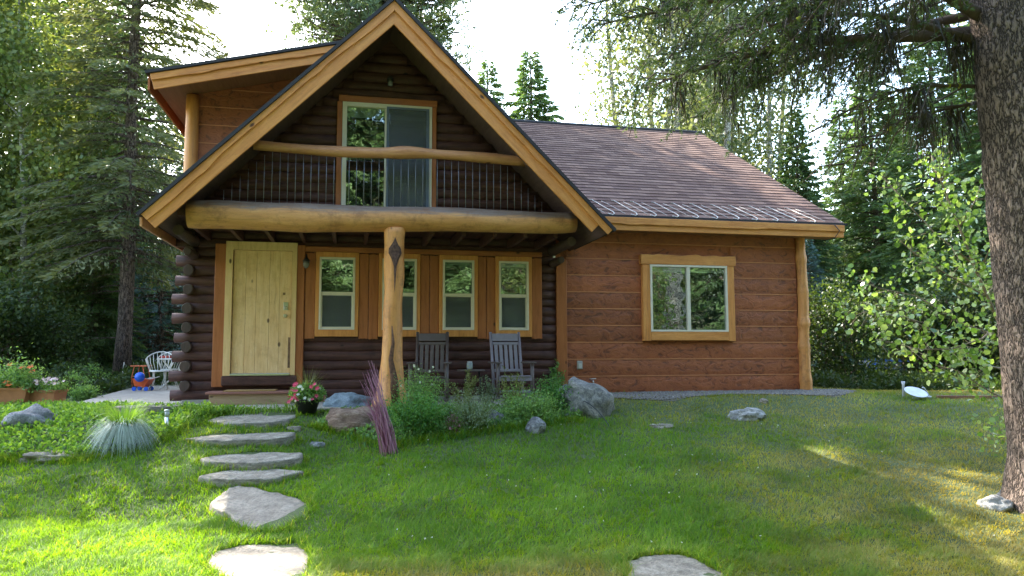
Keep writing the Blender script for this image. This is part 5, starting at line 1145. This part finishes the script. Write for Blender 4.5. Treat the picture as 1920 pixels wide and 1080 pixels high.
n = 1500; P_ = np.stack([rng.uniform(-.23, .25, n), rng.normal(size=n)*.09, .22+np.abs(rng.normal(size=n))*.07], 1); V, Fc, r = diamonds(P_, unit(rng.normal(size=(n, 3))+np.array([0, 0, .5])), .04, .018); arr_mesh('leaves', V, Fc, M['herb'], p2, r)
for k in range(44): blossom(p2, (rng.uniform(-.19, .25), rng.normal()*.07-.07, .33+.10*rng.random()), .028, M['petalpale'])
# path light
x, y = gp(312, 812); o = empty('path_light', (x, y, Gz(x, y))); tag(o, 'small brushed steel path light standing left of the stone steps', 'path light')
MB().tube([(0, 0, -.02), (0, 0, .20)], [.014, .026], 14).build('stake', M['steel'], o); MB().tube([(0, 0, .20), (0, 0, .275)], .027, 16).build('lamp_body', plain('frosted_tube', (.45, .46, .44), .2), o); MB().lathe((0, 0, .275), [(.034, 0), (.034, .014), (0, .02)], 16).build('cap', M['steel'], o)

# ------------------------------------------------------------ porch furniture
def rocking_chair(t, d, rz, label, m):
    x, y, _ = HW(t, d); o = empty('rocking_chair', (x, y, .80), YAW+rz); tag(o, label, 'rocking chair', 'rocking chairs on the porch')
    a = R_(14); sn, cs = math.sin(a), math.cos(a)
    def bk(z): return .22 + (z-.40)*sn/cs       # y of the back plane (y grows towards the wall)
    back = MB().obox((0, bk(1.06), 1.06), .46, .028, .135, (-a, 0, 0)); back.build('top_rail', m, o, bevel=.008)
    for z in (.955, .50): MB().obox((0, bk(z), z), .46, .03, .045, (-a, 0, 0)).build('back_rail', m, o, bevel=.004)
    for k in range(5): MB().obox(((k-2)*.086, bk(.73), .73), .058, .018, .46, (-a, 0, 0)).build('slat', m, o, bevel=.004)
    for s in (-1, 1):
        MB().tube([(s*.25, bk(.12), .12), (s*.25, bk(.6), .6), (s*.25, bk(1.15), 1.15)], .026, 4).build('back_post', m, o)
        MB().tube([(s*.29, -.26, .08), (s*.29, -.26, .62)], .033, 4).build('front_leg', M['chairarm'] if m is M['chairbrown'] else M['chairarm'], o)
        arm = MB(); arm.prism([(-.05, .625), (.05, .625), (.05, .65), (-.05, .65)], -.34, .25); ob = arm.build('arm', M['chairarm'], o, bevel=.008); ob.location.x = s*.29
        rk = MB().tube([(s*.27, y_, .028 + .55*(y_-.03)**2*.45) for y_ in np.linspace(-.42, .55, 10)], .024, 4); rk.build('rocker', M['chairarm'], o)
    for k in range(6): MB().obox((0, -.26+k*.088, .415-.012*k), .50, .075, .02, (-.12, 0, 0)).build('seat_slat', m, o, bevel=.004)
    MB().obox((0, -.265, .375), .56, .03, .07, (0, 0, 0)).build('apron', m, o, bevel=.004); MB().obox((0, -.25, .17), .54, .03, .045, (0, 0, 0)).build('stretcher', m, o, bevel=.004)
    return o
rocking_chair(3.88, .72, -.20, 'dark brown slatted rocking chair, the left of the two on the porch', M['chairbrown'])
rocking_chair(5.22, .75, .06, 'mauve-grey slatted rocking chair, the right of the two under the fourth window', M['chairgrey'])
x, y, _ = HW(4.55, .75); o = empty('side_table', (x, y, .80)); tag(o, 'small dark round side table between the two rocking chairs', 'side table')
MB().lathe((0, 0, .50), [(0, 0), (.22, 0), (.235, .012), (.22, .024), (0, .024)], 24).build('tabletop', M['chairarm'], o)
for k in range(3): MB().tube([(.13*math.cos(k*2.09), .13*math.sin(k*2.09), .5), (.19*math.cos(k*2.09), .19*math.sin(k*2.09), 0)], .013, 6).build('leg', M['black'], o)
o = empty('candle_jar', (x-.02, y-.05, 1.327)); tag(o, 'small glass jar candle standing on the round side table', 'jar')
MB().lathe((0, 0, 0), [(0, 0), (.045, 0), (.05, .02), (.048, .10), (.04, .115)], 16).build('jar', plain('cloudy_glass', (.30, .33, .33), .15), o); MB().lathe((0, 0, .115), [(.042, 0), (.042, .015), (0, .017)], 16).build('lid', M['steel'], o)

# ------------------------------------------------------------ garden furniture behind the corner
def wire_chair(x, y, rz, label):
    o = empty('wire_chair', (x, y, .80), rz); tag(o, label, 'garden chair', 'white wire garden chairs')
    bk = MB()
    for k in range(15):
        a = R_(-20 + 220*k/14); r0_, r1 = .20, .27+.03*math.sin(a); zt = .74 + .10*max(0, math.sin(a))**2 - .08*(1-abs(math.sin(a)))
        bk.tube([(r0_*math.cos(a), r0_*math.sin(a)*.9, .42), (r1*math.cos(a), r1*math.sin(a), .60), (1.08*r1*math.cos(a), 1.08*r1*math.sin(a), zt)], .0075, 5)
    top = []
    for k in range(25): a = R_(-20+220*k/24); r1 = (.27+.03*math.sin(a))*1.08; top.append((r1*math.cos(a), r1*math.sin(a), .74+.10*max(0, math.sin(a))**2-.08*(1-abs(math.sin(a)))))
    bk.tube(top, .012, 6); bk.build('wire_back', M['whitemetal'], o)
    MB().lathe((0, 0, .40), [(.0, 0), (.215, 0), (.22, .015), (.21, .03), (0, .03)], 20).build('seat', M['whitemetal'], o)
    for k in range(4): a = PI/4+k*PI/2; MB().tube([(.17*math.cos(a), .17*math.sin(a), .41), (.16*math.cos(a), .16*math.sin(a), .2), (.24*math.cos(a), .24*math.sin(a), 0)], .010, 5).build('leg', M['whitemetal'], o)
wire_chair(X(303, 16.6), 16.6, .35, 'white wire garden chair with a curved back beside the log corner')
wire_chair(X(322, 18.2), 18.2, -2.6, 'second white wire garden chair, mostly hidden by the log corner')
o = empty('garden_table', (X(335, 17.3), 17.3, .80)); tag(o, 'white metal garden table with crossed legs half hidden by the log corner', 'table')
MB().lathe((0, 0, .66), [(0, 0), (.40, 0), (.42, .015), (.40, .03), (0, .03)], 28).build('tabletop', M['whitemetal'], o)
for s in (-1, 1): MB().tube([(s*.30, -.1, .66), (0, -.08, .3), (-s*.34, -.1, 0)], .016, 6).build('leg', M['whitemetal'], o)
MB().tube([(0, .15, .66), (0, .3, 0)], .016, 6).build('leg', M['whitemetal'], o)
for i, dx in enumerate((-.12, .16)):
    c_ = MB().lathe((0, 0, 0), [(0, 0), (.13, .005), (.15, .03), (.14, .06), (0, .065)], 18).build('cushion', plain('red_fabric', (.40, .07, .05), .9), None, bevel=.003, loc=(X(335, 17.3)+dx*1.6-.05, 17.3, 1.49)); tag(c_, ['red seat cushion on the left half of the white garden table', 'red seat cushion on the right half of the white garden table'][i], 'cushion', 'red cushions')
o = empty('side_table', (X(268, 17.6), 17.6, .80)); tag(o, 'small orange-red folding side table left of the white wire chair', 'side table')
MB().box(-.19, .19, -.15, .15, .50, .525).build('tabletop', M['orangemetal'], o, bevel=.004)
for s in (-1, 1):
    for q in (-1, 1): MB().tube([(s*.10, q*.12, .5), (s*.15, q*.13, .25), (s*.12, q*.13, 0)], .011, 5).build('leg', M['orangemetal'], o)
MB().tube([(-.14, -.13, .27), (.14, -.13, .27)], .009, 5).build('crossbar', M['orangemetal'], o)
# toy wheelbarrow
o = empty('toy_wheelbarrow', (X(272, 16.3), 16.3, .80)); tag(o, 'orange toy wheelbarrow with blue wheels on the patio', 'toy')
tb = MB(); V = [(-.13, -.10, .10), (.09, -.10, .08), (.09, .10, .08), (-.13, .10, .10), (-.17, -.14, .27), (.20, -.14, .25), (.20, .14, .25), (-.17, .14, .27)]
tb.add(V, [(3, 2, 1, 0), (0, 1, 5, 4), (1, 2, 6, 5), (2, 3, 7, 6), (3, 0, 4, 7)]); tb.build('tub', M['orangeplastic'], o, bevel=.006)
for s in (-1, 1): MB().tube([(-.05, s*.12, .20), (.30, s*.13, .30)], .012, 6).build('handle', M['chalk'], o)
for p in ((-.12, -.12), (-.12, .12), (.14, -.12), (.14, .12)): MB().tube([(p[0], p[1]-.02, .045), (p[0], p[1]+.02, .045)], .045, 16).build('wheel', M['blueplastic'], o)
import bmesh
bm = bmesh.new(); bmesh.ops.create_uvsphere(bm, u_segments=20, v_segments=12, radius=.105); me = bpy.data.meshes.new('ball'); bm.to_mesh(me); bm.free(); me.polygons.foreach_set('use_smooth', [True]*len(me.polygons)); me.materials.append(M['blueplastic'])
o = bpy.data.objects.new('ball', me); COL.objects.link(o); o.location = (X(266, 16.1), 16.1, 1.10); tag(o, 'bright blue ball resting in the orange toy wheelbarrow', 'ball')
x, y = X(232, 19.0), 19.0; o = MB().tube([(0, 0, -.05), (.02, 0, .3), (.05, 0, .62)], [.018, .016, .012], 7, wob=.1).build('stake', M['chalk'], None, loc=(x, y, Gz(x, y))); tag(o, 'thin pale stake leaning before the bare spruce trunk', 'stake')
# fallen satellite dish
x, y = gp(1728, 752); o = empty('satellite_dish', (x-.02, y+.15, Gz(x, y)+.03), .25); tag(o, 'pale oval satellite dish lying on the far lawn with its arm sticking up', 'satellite dish')
pr = [(r_, .05*(r_/.20)**2) for r_ in np.linspace(.0, .20, 8)]
d_ = MB().lathe((0, 0, 0), pr + [(.193, .045)], 28, sc=(1, .85)).build('reflector', M['dish'], o, loc=(0, 0, .07), rot=(.5, 0, .0))
MB().tube([(.36, .08, .02), (.24, .06, .17), (.20, .05, .18)], .013, 6).build('arm', M['dish'], o); MB().tube([(.12, .05, .03), (.33, .02, .02)], .02, 6).build('mount', M['dish'], o); MB().tube([(-.05, .2, -.02), (-.05, .2, .22), (-.05, .2, .28)], [.022, .022, .03], 8).build('receiver', M['dish'], o)
x, y = gp(1845, 752); o = MB().box(-.62, .62, -.03, .03, -.02, .05).build('edging_board', M['tread'], None, bevel=.004, loc=(x, y+.3, Gz(x, y+.3)), rot=(0, .01, .05)); tag(o, 'reddish wooden edging board at the far edge of the lawn left of the big trunk', 'board')
# parked car, glimpsed through the branches
cx_, cy_ = X(1640, 26.5), 26.5; o = empty('parked_car', (cx_, cy_, Gz(cx_, cy_)), -.15); tag(o, 'blue car parked beyond the trees, glimpsed behind the sapling', 'car')
sec = [(-.86, .28), (-.88, .55), (-.84, .88), (-.70, .93), (-.58, 1.38), (-.5, 1.44), (.5, 1.44), (.58, 1.38), (.70, .93), (.84, .88), (.88, .55), (.86, .28)]
low = [(x_, min(z_, .93)) for x_, z_ in sec]
def loft(secs, m, name, par, bev=.03):
    n = len(secs[0][1]); V = []; 
    for y_, s_ in secs: V += [(a, y_, b) for a, b in s_]
    Fc = [tuple(range(n)), tuple(range(len(V)-1, len(V)-n-1, -1))] + [(i*n+(k+1) % n, i*n+k, i*n+n+k, i*n+n+(k+1) % n) for i in range(len(secs)-1) for k in range(n)]
    return MB().add(V, Fc).build(name, m, par, bevel=bev)
def scl(s_, a, b): return [(x_*a, .28+(z_-.28)*b) for x_, z_ in s_]
loft([(-2.2, scl(low, .9, .85)), (-2.1, scl(low, .97, 1.0)), (-.2, low), (1.0, low), (2.1, scl(low, .95, .9)), (2.25, scl(low, .88, .7))], M['carblue'], 'body', o)
cab = [(-.72, .90), (-.60, 1.36), (-.5, 1.42), (.5, 1.42), (.60, 1.36), (.72, .90)]
loft([(-1.95, [(x_*.96, .90+(z_-.90)*.08) for x_, z_ in cab]), (-1.35, cab), (.2, cab), (.95, [(x_*.96, .90+(z_-.90)*.06) for x_, z_ in cab])], M['carblue'], 'roof', o)
rw = MB().add([(-.56, -1.88, 1.0), (.56, -1.88, 1.0), (.50, -1.47, 1.34), (-.50, -1.47, 1.34)], [(0, 1, 2, 3)]); rw.build('rear_window', M['carglass'], o)
for s in (-1, 1):
    MB().box(s*.74-.10, s*.74+.10, -2.215, -2.12, .66, .80).build('tail_light', M['red'], o, bevel=.01)
    for yy in (-1.4, 1.35):
        w_ = MB().tube([(s*.80-.11, yy, .32), (s*.80+.11, yy, .32)], .32, 22).build('wheel', M['rubber'], o); MB().tube([(s*.86-.06, yy, .32), (s*.86+.065, yy, .32)], .18, 16).build('rim', M['steel'], w_)
MB().box(-.26, .26, -2.235, -2.2, .52, .64).build('number_plate', M['whitemetal'], o)
